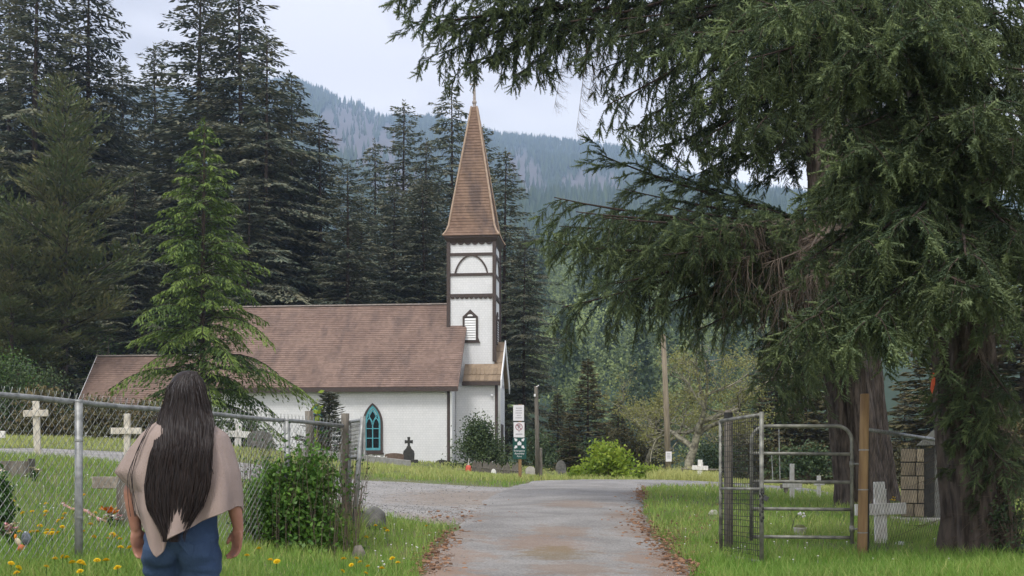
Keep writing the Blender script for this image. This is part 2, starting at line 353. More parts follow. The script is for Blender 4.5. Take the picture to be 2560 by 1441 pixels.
for j, d in enumerate(dd):
    for i, u in enumerate(us):
        zr = (HV - np.interp(u, sk[:, 0], sk[:, 1])) / 830.0
        f_ = min(1, max(0, (d - 700) / 1500)); k = 1 + (zr - 1) * f_
        x = (u - 1280) / F * d; s_ = min(1.0, (d - 185) / 2815)
        n_ = mnoise((x / 260, d / 420, .7)) * 60 + mnoise((x / 95, d / 150, 4.7)) * 24 + mnoise((x / 30, d / 45, 9.1)) * 7
        z = zb[j] * k + n_ * s_ * (1 - s_ * .96) * 1.4 + (mnoise((x / 25, d / 25, 2.)) * 3 if s_ > .3 else 0)
        if d > 3000: z -= (d - 3000) * .7
        mvx[j, i] = (x, d, z + CAMZ)
        v = HV - z / d * F
        for (ru, rv, a, b) in rocks:
            q = ((u - ru) / a) ** 2 + ((v - rv) / b) ** 2 + mnoise((u / 22, v / 34, 1.)) * .9
            if q < 1: mt[j, i] = max(mt[j, i], min(1, (1 - q) * 3))
ii = np.arange(mt.size).reshape(mt.shape)
Fm = np.stack([ii[:-1, :-1].ravel(), ii[:-1, 1:].ravel(), ii[1:, 1:].ravel(), ii[1:, :-1].ravel()], 1)
M_mount = mat('mountain_ground', (.035, .06, .03), .95, col2=(.02, .038, .02), scale=.02, tint=(.115, .105, .105), coord='Object', bump=1.0, bscale=.05)
tag(link('mountain', bigmesh('mountain', mvx.reshape(-1, 3), Fm, M_mount, tint=mt.ravel(), smooth=True)), 'wooded blue mountain with rock faces behind the church', 'mountain', kind='structure')
# its conifers, far beyond counting
M_far_fir = mat('far_conifers', (.035, .062, .034), .95, col2=(.02, .038, .022), scale=.03, tint=(.10, .13, .05))
tv, tf, tt = [], [], []
cone = np.array([(0, 0, 1.0), (.5, 0, 0), (0, .5, 0), (-.5, 0, 0), (0, -.5, 0), (.26, .26, .38), (-.26, .26, .38), (-.26, -.26, .38), (.26, -.26, .38)])
nm = 0; want = 17000; r2 = np.random.default_rng(3)
ridge_row = len(dd) - 3
while nm < want:
    j = r2.integers(28, ridge_row + 1) if nm > 1100 else ridge_row - r2.integers(0, 2)
    i = r2.integers(0, len(us) - 1)
    if not 480 < us[i] < 2150: continue
    if mt[j, i] > .35 and r2.random() < .85: continue
    p = mvx[j, i] + (mvx[j, i + 1] - mvx[j, i]) * r2.random()
    if 0 < j < ridge_row: p = p + (mvx[j + 1, i] - mvx[j, i]) * r2.random()
    h = r2.uniform(12, 27) * (.8 if nm <= 1100 else 1); w_ = h * r2.uniform(.28, .42)
    tv.append(cone * (w_, w_, h) + p - (0, 0, 1)); b = nm * 9
    tf.append(np.array([(0, 1, 5), (0, 5, 2), (0, 2, 6), (0, 6, 3), (0, 3, 7), (0, 7, 4), (0, 4, 8), (0, 8, 1)]) + b)
    tt.append(np.full(9, .45 * r2.random() ** 2)); nm += 1
tag(link('mountain_forest', bigmesh('mountain_forest', np.concatenate(tv), np.concatenate(tf), M_far_fir, tint=np.concatenate(tt))), 'distant conifer forest covering the blue mountain', 'forest', kind='stuff')
def mountain_z(x, y):
    u = 1280 + x / y * F; j = int(np.clip(np.searchsorted(dd, y), 1, len(dd) - 1)); i = int(np.clip(np.searchsorted(us, u), 1, len(us) - 1))
    t = (y - dd[j - 1]) / (dd[j] - dd[j - 1]); return float(mvx[j - 1, i, 2] * (1 - t) + mvx[j, i, 2] * t)
# mixed wood on the lower slope: leafy and dark crowns in one mass
M_hill = mat('hillside_leaves', (.042, .07, .036), .9, col2=(.05, .08, .036), scale=.08, tint=(.27, .33, .12), trans=.2)
hv, hf, ht = [], [], []; nb = 0
def leaf_cards(c, nrm, ln, wd, rg):
    """folded kite leaves: centres c (n,3), axis nrm (n,3)"""
    n = len(c); a = unit(nrm); w = unit(np.cross(a, unit(rg.normal(size=(n, 3))))); up = np.cross(w, a)
    ln = np.broadcast_to(ln, n)[:, None]; wd = np.broadcast_to(wd, n)[:, None]
    V = np.stack([c - a * ln * .5, c + w * wd * .5 + up * wd * .15, c + a * ln * .5, c - w * wd * .5 + up * wd * .15], 1).reshape(-1, 3)
    Q = np.arange(4 * n).reshape(n, 4); return V, Q
for k in range(330):
    d = r2.uniform(1, 1) * (200 + 620 * r2.random() ** 1.3); u = r2.uniform(1180, 2050)
    x = X(u, d); z = mountain_z(x, d); leafy = r2.random() < .55; h = r2.uniform(9, 16) * (1 if leafy else 1.35) * (1 + d / 1500)
    if leafy:
        nl = 700; cl = r2.normal(size=(9, 3)) * (.2 * h, .2 * h, .2 * h) + (0, 0, .62 * h)
        c = cl[r2.integers(0, 9, nl)] + r2.normal(size=(nl, 3)) * h * .1; tn = np.repeat(np.clip(r2.normal(.5 if k % 3 else .85, .2) + r2.normal(0, .16, nl), 0, 1), 4); sz = .055 * h
    else:
        nl = 560; t = r2.random(nl) ** .7; an = r2.random(nl) * 6.283; rr = (1 - t) * h * .2 * (.5 + .6 * r2.random(nl)) + .1
        c = np.stack([rr * np.cos(an), rr * np.sin(an), t * h * .95 + .05 * h], 1); tn = np.repeat(np.clip(r2.normal(.06, .08, nl), 0, 1), 4); sz = .05 * h
    V, Q = leaf_cards(c + (x, d, z), r2.normal(size=(nl, 3)), sz * r2.uniform(.6, 1.3, nl), sz * .55, r2)
    hv.append(V); hf.append(Q + nb); nb += len(V); ht.append(tn)
tag(link('hillside_forest', bigmesh('hillside_forest', np.concatenate(hv), np.concatenate(hf), M_hill, tint=np.concatenate(ht))), 'hazy mixed wood on the lower mountain slope', 'forest', kind='stuff')
# ---- air
hm = bpy.data.materials.new('blue_haze'); hm.use_nodes = True; t_ = hm.node_tree; t_.nodes.clear()
ho = N(t_, 'ShaderNodeOutputMaterial'); pv = N(t_, 'ShaderNodeVolumePrincipled')
pv.inputs['Color'].default_value = (.52, .68, .97, 1); pv.inputs['Density'].default_value = .00026; pv.inputs['Anisotropy'].default_value = .2
t_.links.new(pv.outputs[0], ho.inputs['Volume'])
hb = MB(); hb.bx(-3900, 3900, -300, 3900, -7, 1010); ho_ = hb.build('haze', hm); tag(ho_, 'thin blue haze filling the valley air', 'haze', kind='stuff')
# ================================================================== church
TH = R(5.6); CH_O = Vector((X(1123.5, 66), 66.0, 2.2))
church = empty('church', CH_O, -TH, 'white wooden church with brown shingle roofs and tall pointed steeple', 'church')
# local axes: +x right along the nave, +y away from the camera, +z up; z of world minus 2.2
def siding(name):
    m = bpy.data.materials.new(name); m.use_nodes = True; t = m.node_tree; b = t.nodes['Principled BSDF']; l = t.links.new
    b.inputs['Roughness'].default_value = .65
    tcn = N(t, 'ShaderNodeTexCoord'); mpn = N(t, 'ShaderNodeMapping'); mpn.inputs['Rotation'].default_value = (R(90), 0, 0)
    sx = N(t, 'ShaderNodeSeparateXYZ'); cb = N(t, 'ShaderNodeCombineXYZ'); ad = N(t, 'ShaderNodeMath', operation='ADD')
    l(tcn.outputs['Object'], sx.inputs[0]); l(sx.outputs[0], ad.inputs[0]); l(sx.outputs[1], ad.inputs[1]); l(ad.outputs[0], cb.inputs[0]); l(sx.outputs[2], cb.inputs[1])
    bk = N(t, 'ShaderNodeTexBrick'); bk.offset = .37; bk.inputs['Scale'].default_value = 1.0
    bk.inputs['Brick Width'].default_value = .16; bk.inputs['Row Height'].default_value = .13; bk.inputs['Mortar Size'].default_value = .007
    bk.inputs['Color1'].default_value = (.74, .74, .745, 1); bk.inputs['Color2'].default_value = (.69, .695, .70, 1); bk.inputs['Mortar'].default_value = (.58, .58, .59, 1)
    l(cb.outputs[0], bk.inputs['Vector'])
    nz = N(t, 'ShaderNodeTexNoise'); nz.inputs['Scale'].default_value = .9; nz.inputs['Detail'].default_value = 6; l(tcn.outputs['Object'], nz.inputs['Vector'])
    mr = N(t, 'ShaderNodeMapRange'); mr.inputs[3].default_value = .86; mr.inputs[4].default_value = 1.04; l(nz.outputs[0], mr.inputs[0])
    mu = N(t, 'ShaderNodeMix', data_type='RGBA', blend_type='MULTIPLY'); mu.inputs[0].default_value = 1; l(bk.outputs[0], mu.inputs[6]); l(mr.outputs[0], mu.inputs[7])
    l(mu.outputs[2], b.inputs['Base Color'])
    bn = N(t, 'ShaderNodeBump'); bn.inputs['Strength'].default_value = .35; bn.inputs['Distance'].default_value = .02; bn.invert = True
    l(bk.outputs['Fac'], bn.inputs['Height']); l(bn.outputs[0], b.inputs['Normal'])
    return m
M_siding = siding('white_siding')
def shingle(name, c1, c2, stain):
    m = mat(name, c1, .9, col2=c2, scale=.55, bump=.3, bscale=14, stretch=(1, 1, 1))
    t = m.node_tree; b = t.nodes['Principled BSDF']; l = t.links.new; src = b.inputs['Base Color'].links[0].from_socket
    tcn = N(t, 'ShaderNodeTexCoord')
    mp1 = N(t, 'ShaderNodeMapping'); mp1.inputs['Scale'].default_value = (1.1, .35, .35); nz = N(t, 'ShaderNodeTexNoise'); nz.inputs['Scale'].default_value = 1.3; nz.inputs['Detail'].default_value = 7
    l(tcn.outputs['Object'], mp1.inputs[0]); l(mp1.outputs[0], nz.inputs['Vector'])
    r_ = N(t, 'ShaderNodeMapRange'); r_.inputs[1].default_value = .5; r_.inputs[2].default_value = .68; r_.inputs[4].default_value = .75; l(nz.outputs[0], r_.inputs[0])
    mx_ = N(t, 'ShaderNodeMix', data_type='RGBA'); mx_.inputs[7].default_value = stain + (1,); l(r_.outputs[0], mx_.inputs[0]); l(src, mx_.inputs[6])
    vo = N(t, 'ShaderNodeTexVoronoi'); vo.inputs['Scale'].default_value = 5.5; l(tcn.outputs['Object'], vo.inputs['Vector'])
    rr = N(t, 'ShaderNodeMapRange'); rr.inputs[3].default_value = .78; rr.inputs[4].default_value = 1.14; l(vo.outputs['Color'], rr.inputs[0])
    mm = N(t, 'ShaderNodeMix', data_type='RGBA', blend_type='MULTIPLY'); mm.inputs[0].default_value = 1; l(mx_.outputs[2], mm.inputs[6]); l(rr.outputs[0], mm.inputs[7])
    l(mm.outputs[2], b.inputs['Base Color']); return m
M_roof = shingle('brown_shingles', (.22, .152, .123), (.185, .126, .102), (.135, .098, .084))
M_spire = shingle('steeple_shingles', (.215, .142, .10), (.18, .115, .084), (.09, .068, .063))
M_shake = mat('tan_cedar_shakes', (.27, .205, .14), .9, col2=(.205, .152, .105), scale=4, bump=.3, bscale=30, objvar=.16)
ZE, BR_, RUN = 4.18, 4.3, 4.7            # eave height, ridge line y, slope run (0.4 overhang)
ZR = 9.33; NL = -14.3; NRT = .5          # ridge height, left end, right end of roof
# walls
w = MB(); w.bx(NL, 0, 0, 8.6, -1.2, ZE + .25); w.build('wall', M_siding, church)
def courses(a0, a1, b0, z0, b1, z1, step, thick, jitter, sgn=1):
    """overlapping shingle courses from the eave (b0,z0) up to the ridge (b1,z1)"""
    mb = MB(); Ls = math.hypot(b1 - b0, z1 - z0); n = int(Ls / step); db, dz_ = (b1 - b0) / Ls, (z1 - z0) / Ls; nb_, nz_ = -dz_, db
    if nz_ < 0: nb_, nz_ = -nb_, -nz_
    for i in range(n):
        s0, s1 = i * step, min(Ls, (i + 1.35) * step); cols = max(2, int((a1 - a0) / 1.2))
        for k in range(cols):
            x0 = a0 + (a1 - a0) * k / cols; x1 = a0 + (a1 - a0) * (k + 1) / cols; j = random.uniform(-jitter, jitter)
            q = []
            for s_, t in ((s0 + j, thick), (s1, .004)):
                for x in (x0, x1): q.append((x, b0 + db * s_ + nb_ * t, z0 + dz_ * s_ + nz_ * t))
            for x in (x0, x1): q.append((x, b0 + db * (s0 + j), z0 + dz_ * (s0 + j)))
            mb.add(q, [(0, 1, 3, 2), (4, 5, 1, 0)])
    return mb
def gable_roof(a0, a1, b_eave, z_eave, b_ridge, z_ridge, b_eave2, mt_, nm, cap=True):
    r_ = MB(); th = .12
    for be in (b_eave, b_eave2):
        r_.add([(a0, be, z_eave), (a1, be, z_eave), (a1, b_ridge, z_ridge), (a0, b_ridge, z_ridge), (a0, be, z_eave - th), (a1, be, z_eave - th), (a1, b_ridge, z_ridge - th), (a0, b_ridge, z_ridge - th)],
               [(0, 1, 2, 3), (7, 6, 5, 4), (0, 4, 5, 1), (1, 5, 6, 2), (0, 3, 7, 4)])
    ro = r_.build(nm, mt_, church)
    c_ = courses(a0, a1, b_eave, z_eave + .004, b_ridge, z_ridge + .004, .165, .03, .012)
    tag(c_.build('shingle_courses', mt_, ro), kind='stuff')
    c_ = courses(a0, a1, b_eave2, z_eave + .004, b_ridge, z_ridge + .004, .165, .03, .012)
    tag(c_.build('shingle_courses', mt_, ro), kind='stuff')
    if cap:
        k = MB(); k.box(((a0 + a1) / 2, b_ridge, z_ridge + .05), (a1 - a0, .22, .07)); k.build('ridge_cap', M_ridge, ro)
    return ro
M_ridge = mat('ridge_capping', (.36, .31, .28), .8, var=.3, scale=8)
gable_roof(NL - .3, NRT, BR_ - RUN, ZE, BR_, ZR, BR_ + RUN, M_roof, 'roof')
# gable ends under the roof
g = MB(); g.prism([(0, ZE - .1), (8.6, ZE - .1), (4.3, ZR - .2)], lambda x, y, k: (-k, x, y), .15); g.build('gable', M_siding, church); g = MB(); g.prism([(0, ZE - .1), (8.6, ZE - .1), (4.3, ZR - .2)], lambda x, y, k: (NL + .15 - k, x, y), .15); g.build('gable', M_siding, church)
f_ = MB(); f_.bx(NL - .3, NRT, -.44, -.36, ZE - .26, ZE - .02); f_.bx(NL - .3, NRT - .02, -.36, .02, ZE - .2, ZE - .14); f_.build('eave_fascia', M_dark_trim, church)
c_ = MB(); c_.bx(-.13, .02, -.025, .14, -1.2, ZE - .2); c_.build('corner_board', M_dark_trim, church)
c_ = MB(); c_.tube([(.12, -.3, ZE - .22), (.12, -.1, ZE - .5), (.12, -.08, 1.6), (.12, -.08, -1.0)], .065, 10); c_.build('downspout', M_white, church, smooth=True)
for a in (-.26, 2.1):
    y_ = -.06 if a < 0 else 2.2
    c_ = MB(); c_.ball((a, y_, ZE - .33), .07, 10, 6); c_.tube([(a, y_ + .07, ZE - .33), (a, y_, ZE - .33)], .03, 8); c_.build('floodlight', M_white, church, smooth=True)
# barge board at the right end of the nave roof
bb = MB(); bb.add([(NRT + .003, -.42, ZE - .16), (NRT + .003, -.42, ZE + .02), (NRT + .003, 2.99, ZE + 3.73), (NRT + .003, 2.99, ZE + 3.53), (NRT + .045, -.42, ZE - .16), (NRT + .045, -.42, ZE + .02), (NRT + .045, 2.99, ZE + 3.73), (NRT + .045, 2.99, ZE + 3.53)],
       [(0, 1, 2, 3), (7, 6, 5, 4), (0, 4, 5, 1), (1, 5, 6, 2), (2, 6, 7, 3), (3, 7, 4, 0)]); bb.build('barge_board', M_roof, church)
# ---- rear extension
EX0, EX1, EE, ER, EB = -22.4, NL, 3.5, 6.55, 2.2
w = MB(); w.bx(EX0 + .3, EX1 - .01, EB + .4, EB + 5.0, -1.0, EE + .2); w.build('wall', M_siding, church)
gable_roof(EX0, EX1 - .31, EB, EE, EB + 2.7, ER, EB + 5.4, M_roof, 'roof')
g = MB(); g.prism([(EB + .4, EE - .1), (EB + 5.0, EE - .1), (EB + 2.7, ER - .2)], lambda x, y, k: (EX0 + .3 + k, x, y), .15); g.build('gable', M_siding, church)
g = MB()
for s_ in (0, 1):
    b0 = EB if s_ == 0 else EB + 5.4
    g.add([(EX0 - .04, b0, EE - .14), (EX0 - .04, b0, EE + .05), (EX0 - .04, EB + 2.7, ER + .05), (EX0 - .04, EB + 2.7, ER - .14), (EX0 - .004, b0, EE - .14), (EX0 - .004, b0, EE + .05), (EX0 - .004, EB + 2.7, ER + .05), (EX0 - .004, EB + 2.7, ER - .14)],
          [(0, 1, 2, 3), (7, 6, 5, 4), (0, 4, 5, 1), (1, 5, 6, 2), (3, 7, 4, 0)])
g.build('barge_board', M_white, church)
# ---- lancet windows
def arch(hw, h, spring, n=14):
    """pointed arch outline, bottom centre at the origin"""
    pts = [(-hw, 0), (hw, 0)]; rise = h - spring
    rad = (hw * hw + rise * rise) / (2 * hw)
    a1 = math.asin(min(1, rise / rad))
    right = [(hw - rad + rad * math.cos(a1 * i / n), spring + rad * math.sin(a1 * i / n)) for i in range(n + 1)]
    return pts + right + [(-x, y) for x, y in right[-2::-1]]
def ring(mb, po, pi_, to3, h):
    n = len(po); vs_ = [to3(x, y, 0) for x, y in po] + [to3(x, y, 0) for x, y in pi_] + [to3(x, y, h) for x, y in po] + [to3(x, y, h) for x, y in pi_]
    fs = []
    for i in range(n):
        j = (i + 1) % n
        fs += [(i, j, n + j, n + i), (2 * n + i, 3 * n + i, 3 * n + j, 2 * n + j), (i, 2 * n + i, 2 * n + j, j), (n + i, n + j, 3 * n + j, 3 * n + i)]
    mb.add(vs_, fs)
def bar(mb, x0, y0, x1, y1, w_, to3, k0, k1):
    d = Vector((x1 - x0, y1 - y0)); d.normalize(); n_ = Vector((-d.y, d.x)) * w_ / 2
    q = [(x0 + n_.x, y0 + n_.y), (x1 + n_.x, y1 + n_.y), (x1 - n_.x, y1 - n_.y), (x0 - n_.x, y0 - n_.y)]
    mb.prism(q, lambda x, y, k: to3(x, y, k0 + k), k1 - k0)
def lancet(a, z0):
    to3 = lambda x, y, k: (a + x, .0 - k, z0 + y)
    t3 = lambda off: (lambda x, y, k: (a + x, -off - k, z0 + y))
    wn = MB(); po = arch(.56, 2.74, 1.62); pi_ = [(x * .80, .13 + y * .915) for x, y in po]
    ring(wn, po, pi_, to3, .10); win = wn.build('window', M_dark_trim, church)
    fr = MB(); po2 = [(x * .80, .131 + y * .9145) for x, y in po]; pi2 = [(x * .62, .26 + y * .80) for x, y in po]
    ring(fr, po2, pi2, t3(.015), .05)
    bar(fr, 0, .2, 0, 1.62, .055, t3(.02), 0, .04)
    for y in (.80, 1.33): bar(fr, -.40, y, .40, y, .045, t3(.022), 0, .035)
    # tracery: two small lancets and a diamond
    for s_ in (-1, 1):
        pts = [(s_ * .02, 1.55), (s_ * .09, 1.78), (s_ * .2, 1.93), (s_ * .31, 1.78), (s_ * .37, 1.6)]
        for p, q in zip(pts[:-1], pts[1:]): bar(fr, p[0], p[1], q[0], q[1], .045, t3(.026), 0, .03)
        for p, q in (((0, 1.66), (s_ * .21, 2.02)), ((s_ * .21, 2.02), (0, 2.36))): bar(fr, p[0], p[1], q[0], q[1], .06, t3(.029), 0, .03)
    fr.build('tracery', M_teal, win)
    # panes: six, two pointed ones, the diamond
    def pane(poly): pb = MB(); pb.prism(poly, t3(.006), .012); pb.build('pane', M_glass, win)
    for s_ in (-1, 1):
        for y0, y1 in ((.27, .80), (.80, 1.33)): pane([(s_ * .03, y0), (s_ * .36, y0), (s_ * .36, y1), (s_ * .03, y1)][::s_])
        pane([(s_ * .03, 1.33), (s_ * .36, 1.33), (s_ * .36, 1.6), (s_ * .3, 1.78), (s_ * .2, 1.92), (s_ * .09, 1.78), (s_ * .03, 1.58)][::s_])
        pane([(s_ * .2, 1.94), (s_ * .36, 1.66), (s_ * .33, 1.95), (s_ * .22, 2.2)][::s_])
    pane([(0, 1.68), (.2, 2.02), (0, 2.34), (-.2, 2.02)])
    si = MB(); si.bx(a - .62, a + .62, -.16, .0, z0 - .1, z0); si.build('sill', M_dark_trim, win)
lancet(-4.28, .58); lancet(-7.45, .58)
# ---- tower
TA0, TA1, TB0, TB1 = -.5, 2.15, 3.0, 5.65
zt = lambda v: 1.5 + (1190 - v) * .023 - 2.2
w = MB(); w.bx(TA0, TA1, TB0, TB1, 3.5, zt(604)); tower = w.build('tower', M_siding, church)
def tface(k):                      # face frames: 0 near, 1 right, 2 left, 3 far; (s along, out, z)
    return [lambda s, o, z: (TA0 + s, TB0 - o, z), lambda s, o, z: (TA1 + o, TB0 + s, z), lambda s, o, z: (TA0 - o, TB1 - s, z), lambda s, o, z: (TA1 - s, TB1 + o, z)][k]
TW = TA1 - TA0
def fbox(mb, fr, s0, s1, z0, z1, o0, o1):
    vs_ = [fr(s, o, z) for s in (s0, s1) for o in (o0, o1) for z in (z0, z1)]
    mb.add(vs_, [(0, 1, 3, 2), (4, 6, 7, 5), (0, 4, 5, 1), (2, 3, 7, 6), (0, 2, 6, 4), (1, 5, 7, 3)])
for (x, y) in ((TA0, TB0), (TA1, TB0), (TA1, TB1), (TA0, TB1)):
    c_ = MB(); c_.box((x, y, (zt(905) + zt(606)) / 2), (.2, .2, zt(606) - zt(905))); c_.build('corner_board', M_dark_trim, tower)
sc1 = MB(); sc1.prism([(.19 * math.cos(t), .17 * math.sin(t)) for t in [math.pi + math.pi * i / 8 for i in range(9)]], lambda x, y, k: (x, -k, y), .05); me_big = sc1.mesh('scallop', M_dark_trim)
sc2 = MB(); sc2.prism([(.11 * math.cos(t), .11 * math.sin(t)) for t in [math.pi + math.pi * i / 8 for i in range(9)]], lambda x, y, k: (x, -k, y), .05); me_small = sc2.mesh('scallop', M_dark_trim)
for k in range(4):
    fr = tface(k)
    c_ = MB(); fbox(c_, fr, .1, TW - .1, zt(641), zt(633.5), 0, .06); fbox(c_, fr, .1, TW - .1, zt(691), zt(684), 0, .06); fbox(c_, fr, .1, TW - .1, zt(744), zt(736), 0, .075); c_.build('band', M_dark_trim, tower)
    # blind pointed arch
    c_ = MB(); po = []; rz = 1.0
    for i in range(25):
        t = -1 + 2 * i / 24; po.append((TW / 2 + t * .95, zt(687) + 1.08 * (1 - abs(t) ** 2.1) ** .72))
    for p, q in zip(po[:-1], po[1:]):
        d = Vector((q[0] - p[0], q[1] - p[1])); d.normalize(); n_ = Vector((-d.y, d.x)) * .045
        c_.prism([(p[0] + n_.x, p[1] + n_.y), (q[0] + n_.x, q[1] + n_.y), (q[0] - n_.x, q[1] - n_.y), (p[0] - n_.x, p[1] - n_.y)], lambda x, y, kk, fr=fr: fr(x, kk, y), .055)
    c_.build('arch', M_dark_trim, tower)
    # scalloped trims
    for me_, n_, z_ in ((me_big, 6, zt(606)), (me_small, 9, zt(744))):
        for i in range(n_):
            s = .1 + (TW - .2) * (i + .5) / n_; o = link('scallop', me_, tower); o.location = fr(s, .004, z_); o.rotation_euler = (0, 0, [0, R(90), R(-90), R(180)][k])
    # louvred window
    if k in (0, 1):
        s0 = TW / 2 - .06; zb_, zt_ = zt(857), zt(793); zp = zt(775)
        po = [(-.57, zb_ - .03), (.57, zb_ - .03), (.44, zb_ + .3), (.44, zt_), (0, zp), (-.44, zt_), (-.44, zb_ + .3)]
        pi_ = [(-.33, zb_ + .09), (.33, zb_ + .09), (.33, zb_ + .3), (.33, zt_ - .02), (0, zt_ - .015), (-.33, zt_ - .02), (-.33, zb_ + .3)]
        wb = MB(); ring(wb, [(s0 + x, y) for x, y in po], [(s0 + x, y) for x, y in pi_], lambda x, y, kk, fr=fr: fr(x, kk, y), .09); win = wb.build('window', M_dark_trim, tower)
        bk = MB(); fbox(bk, fr, s0 - .33, s0 + .33, zb_ + .09, zt_ - .02, .004, .012); bk.build('louvre_backing', M_dark_trim, win)
        fan = MB(); fan.prism([(s0 + .16 * math.cos(math.pi * i / 8), zt_ + .02 + .11 * math.sin(math.pi * i / 8)) for i in range(9)], lambda x, y, kk, fr=fr: fr(x, .09 + kk, y), .02); fan.build('fan_panel', M_white, win)
        nsl = 9
        for i in range(nsl):
            z = zb_ + .14 + (zt_ - zb_ - .2) * i / nsl; sl = MB()
            vs_ = [fr(s, o, zz) for s in (s0 - .32, s0 + .32) for (o, zz) in ((.02, z + .11), (.035, z + .125), (.085, z), (.07, z - .012))]
            sl.add(vs_, [(0, 1, 2, 3), (7, 6, 5, 4), (0, 4, 5, 1), (1, 5, 6, 2), (2, 6, 7, 3), (3, 7, 4, 0)]); sl.build('slat', M_white, win)
# cornice and steeple
CX, CY = (TA0 + TA1) / 2, (TB0 + TB1) / 2
def pyr(mb, lv, mi=0):
    vs_ = []; 
    for h, z in lv: vs_ += [(CX - h, CY - h, z), (CX + h, CY - h, z), (CX + h, CY + h, z), (CX - h, CY + h, z)]
    fs = [(3, 2, 1, 0)]
    for i in range(len(lv) - 1): fs += [(4 * i + k, 4 * i + (k + 1) % 4, 4 * i + 4 + (k + 1) % 4, 4 * i + 4 + k) for k in range(4)]
    n_ = 4 * (len(lv) - 1); fs.append((n_, n_ + 1, n_ + 2, n_ + 3)); mb.add(vs_, fs, mi)
c_ = MB(); pyr(c_, [(TW / 2 + .06, zt(608)), (TW / 2 + .12, zt(604)), (TW / 2 + .24, zt(597)), (TW / 2 + .27, zt(592))]); c_.build('cornice', M_dark_trim, tower)
z0_, z1_, z2_ = zt(591.5), zt(546), 23.05 - 2.2
prof = [(TW / 2 + .27, z0_), (TW / 2 + .09, z0_ + .28), (1.30, z0_ + .6), (1.23, z1_), (.13, z2_)]
sp_ = MB(); pyr(sp_, prof); spire = sp_.build('spire', M_spire, church)
sc_ = MB(); nC = 44
hs = np.array([p[0] for p in prof]); zs = np.array([p[1] for p in prof])
for i in range(nC):
    za = z0_ + (z2_ - z0_ - .1) * i / nC; zb2 = za + (z2_ - z0_) / nC * 1.2; ha = np.interp(za, zs, hs) + .035; hb_ = np.interp(zb2, zs, hs) + .004; hc = np.interp(za, zs, hs)
    for k in range(4):
        c4 = [(-1, -1), (1, -1), (1, 1), (-1, 1)]; p, q = c4[k], c4[(k + 1) % 4]; dz1 = random.uniform(-.012, .012)
        sc_.add([(CX + p[0] * ha, CY + p[1] * ha, za + dz1), (CX + q[0] * ha, CY + q[1] * ha, za + dz1), (CX + q[0] * hb_, CY + q[1] * hb_, zb2), (CX + p[0] * hb_, CY + p[1] * hb_, zb2), (CX + p[0] * hc, CY + p[1] * hc, za + dz1), (CX + q[0] * hc, CY + q[1] * hc, za + dz1)], [(0, 1, 2, 3), (4, 5, 1, 0)])
tag(sc_.build('shingle_courses', M_spire, spire), kind='stuff')
M_hip = mat('hip_flashing', (.40, .29, .21), .7, var=.25, scale=5)
for (sx_, sy_) in ((-1, -1), (1, -1), (1, 1), (-1, 1)):
    h_ = MB(); h_.tube([(CX + sx_ * (h + .03), CY + sy_ * (h + .03), z + .02) for h, z in prof], .06, 6); h_.build('hip_flashing', M_hip, spire)
fi = MB(); fi.tube([(CX, CY, z2_ - .3), (CX, CY, z2_ + .25), (CX, CY, z2_ + 1.85)], [.13, .09, .05], 8); fi.ball((CX, CY, z2_ + .3), .14, 10, 8); fi.box((CX, CY, z2_ + 1.35), (.5, .06, .08)); fi.build('finial_cross', M_ridge, spire)
# ---- entrance porch round the tower foot
PA1, PB0, PB1 = 2.4, 2.3, 6.3
w = MB(); w.bx(.03, PA1, PB0, PB1, -1.2, 4.62); w.build('porch_wall', M_siding, church)
pe, pzr = 4.65, 7.1
pr_ = MB(); a0, a1 = .45, 2.62
for be, sg in ((2.0, 1), (6.6, -1)):
    pr_.add([(a0, be, pe), (a1, be, pe), (a1, 4.3, pzr), (a0, 4.3, pzr), (a0, be, pe - .1), (a1, be, pe - .1), (a1, 4.3, pzr - .1), (a0, 4.3, pzr - .1)], [(0, 1, 2, 3), (7, 6, 5, 4), (0, 4, 5, 1), (1, 5, 6, 2), (0, 3, 7, 4)])
proof = pr_.build('porch_roof', M_shake, church)
shk = MB(); Ls = math.hypot(2.3, pzr - pe); nb_ = np.array([0, -(pzr - pe) / Ls, 2.3 / Ls]); up_ = np.array([0, 2.3 / Ls, (pzr - pe) / Ls])
vs_ = []
for x in (-.11, .11):
    for s_, t_1 in ((0, .03), (.6, .012), (.6, .004), (0, .004)): vs_.append(tuple(np.array([x, 0, 0]) + up_ * s_ + nb_ * t_1))
shk.add(vs_, [(0, 1, 2, 3), (7, 6, 5, 4), (0, 4, 5, 1), (1, 5, 6, 2), (2, 6, 7, 3), (3, 7, 4, 0)]); me_shake = shk.mesh('shingle', M_shake)
for row in range(6):
    for i in range(9):
        x = a0 + .12 + (a1 - a0 - .24) * i / 8 + random.uniform(-.02, .02)
        p = np.array([x, 2.0, pe + .005]) + up_ * row * .5 + nb_ * .012 * (row % 2) + nb_ * random.uniform(0, .01)
        if row >= 2 and x < TA1 + .1: continue
        o = link('shingle', me_shake, proof); o.location = tuple(p); o.rotation_euler = (0, 0, 0)
f_ = MB(); f_.bx(.42, 2.62, 1.95, 2.02, pe - .24, pe - .02); f_.bx(.42, 2.6, 2.02, 2.32, pe - .2, pe - .15); f_.build('eave_fascia', M_dark_trim, church)
c_ = MB(); c_.bx(PA1 - .14, PA1 + .02, PB0 - .025, PB0 + .14, -1.2, pe - .2); c_.build('corner_board', M_dark_trim, church)
c_ = MB(); c_.tube([(PA1 + .13, PB0 - .25, pe - .2), (PA1 + .13, PB0 - .08, pe - .45), (PA1 + .13, PB0 - .06, -1.1)], .075, 10); c_.build('downspout', M_white, church, smooth=True)
bb = MB()
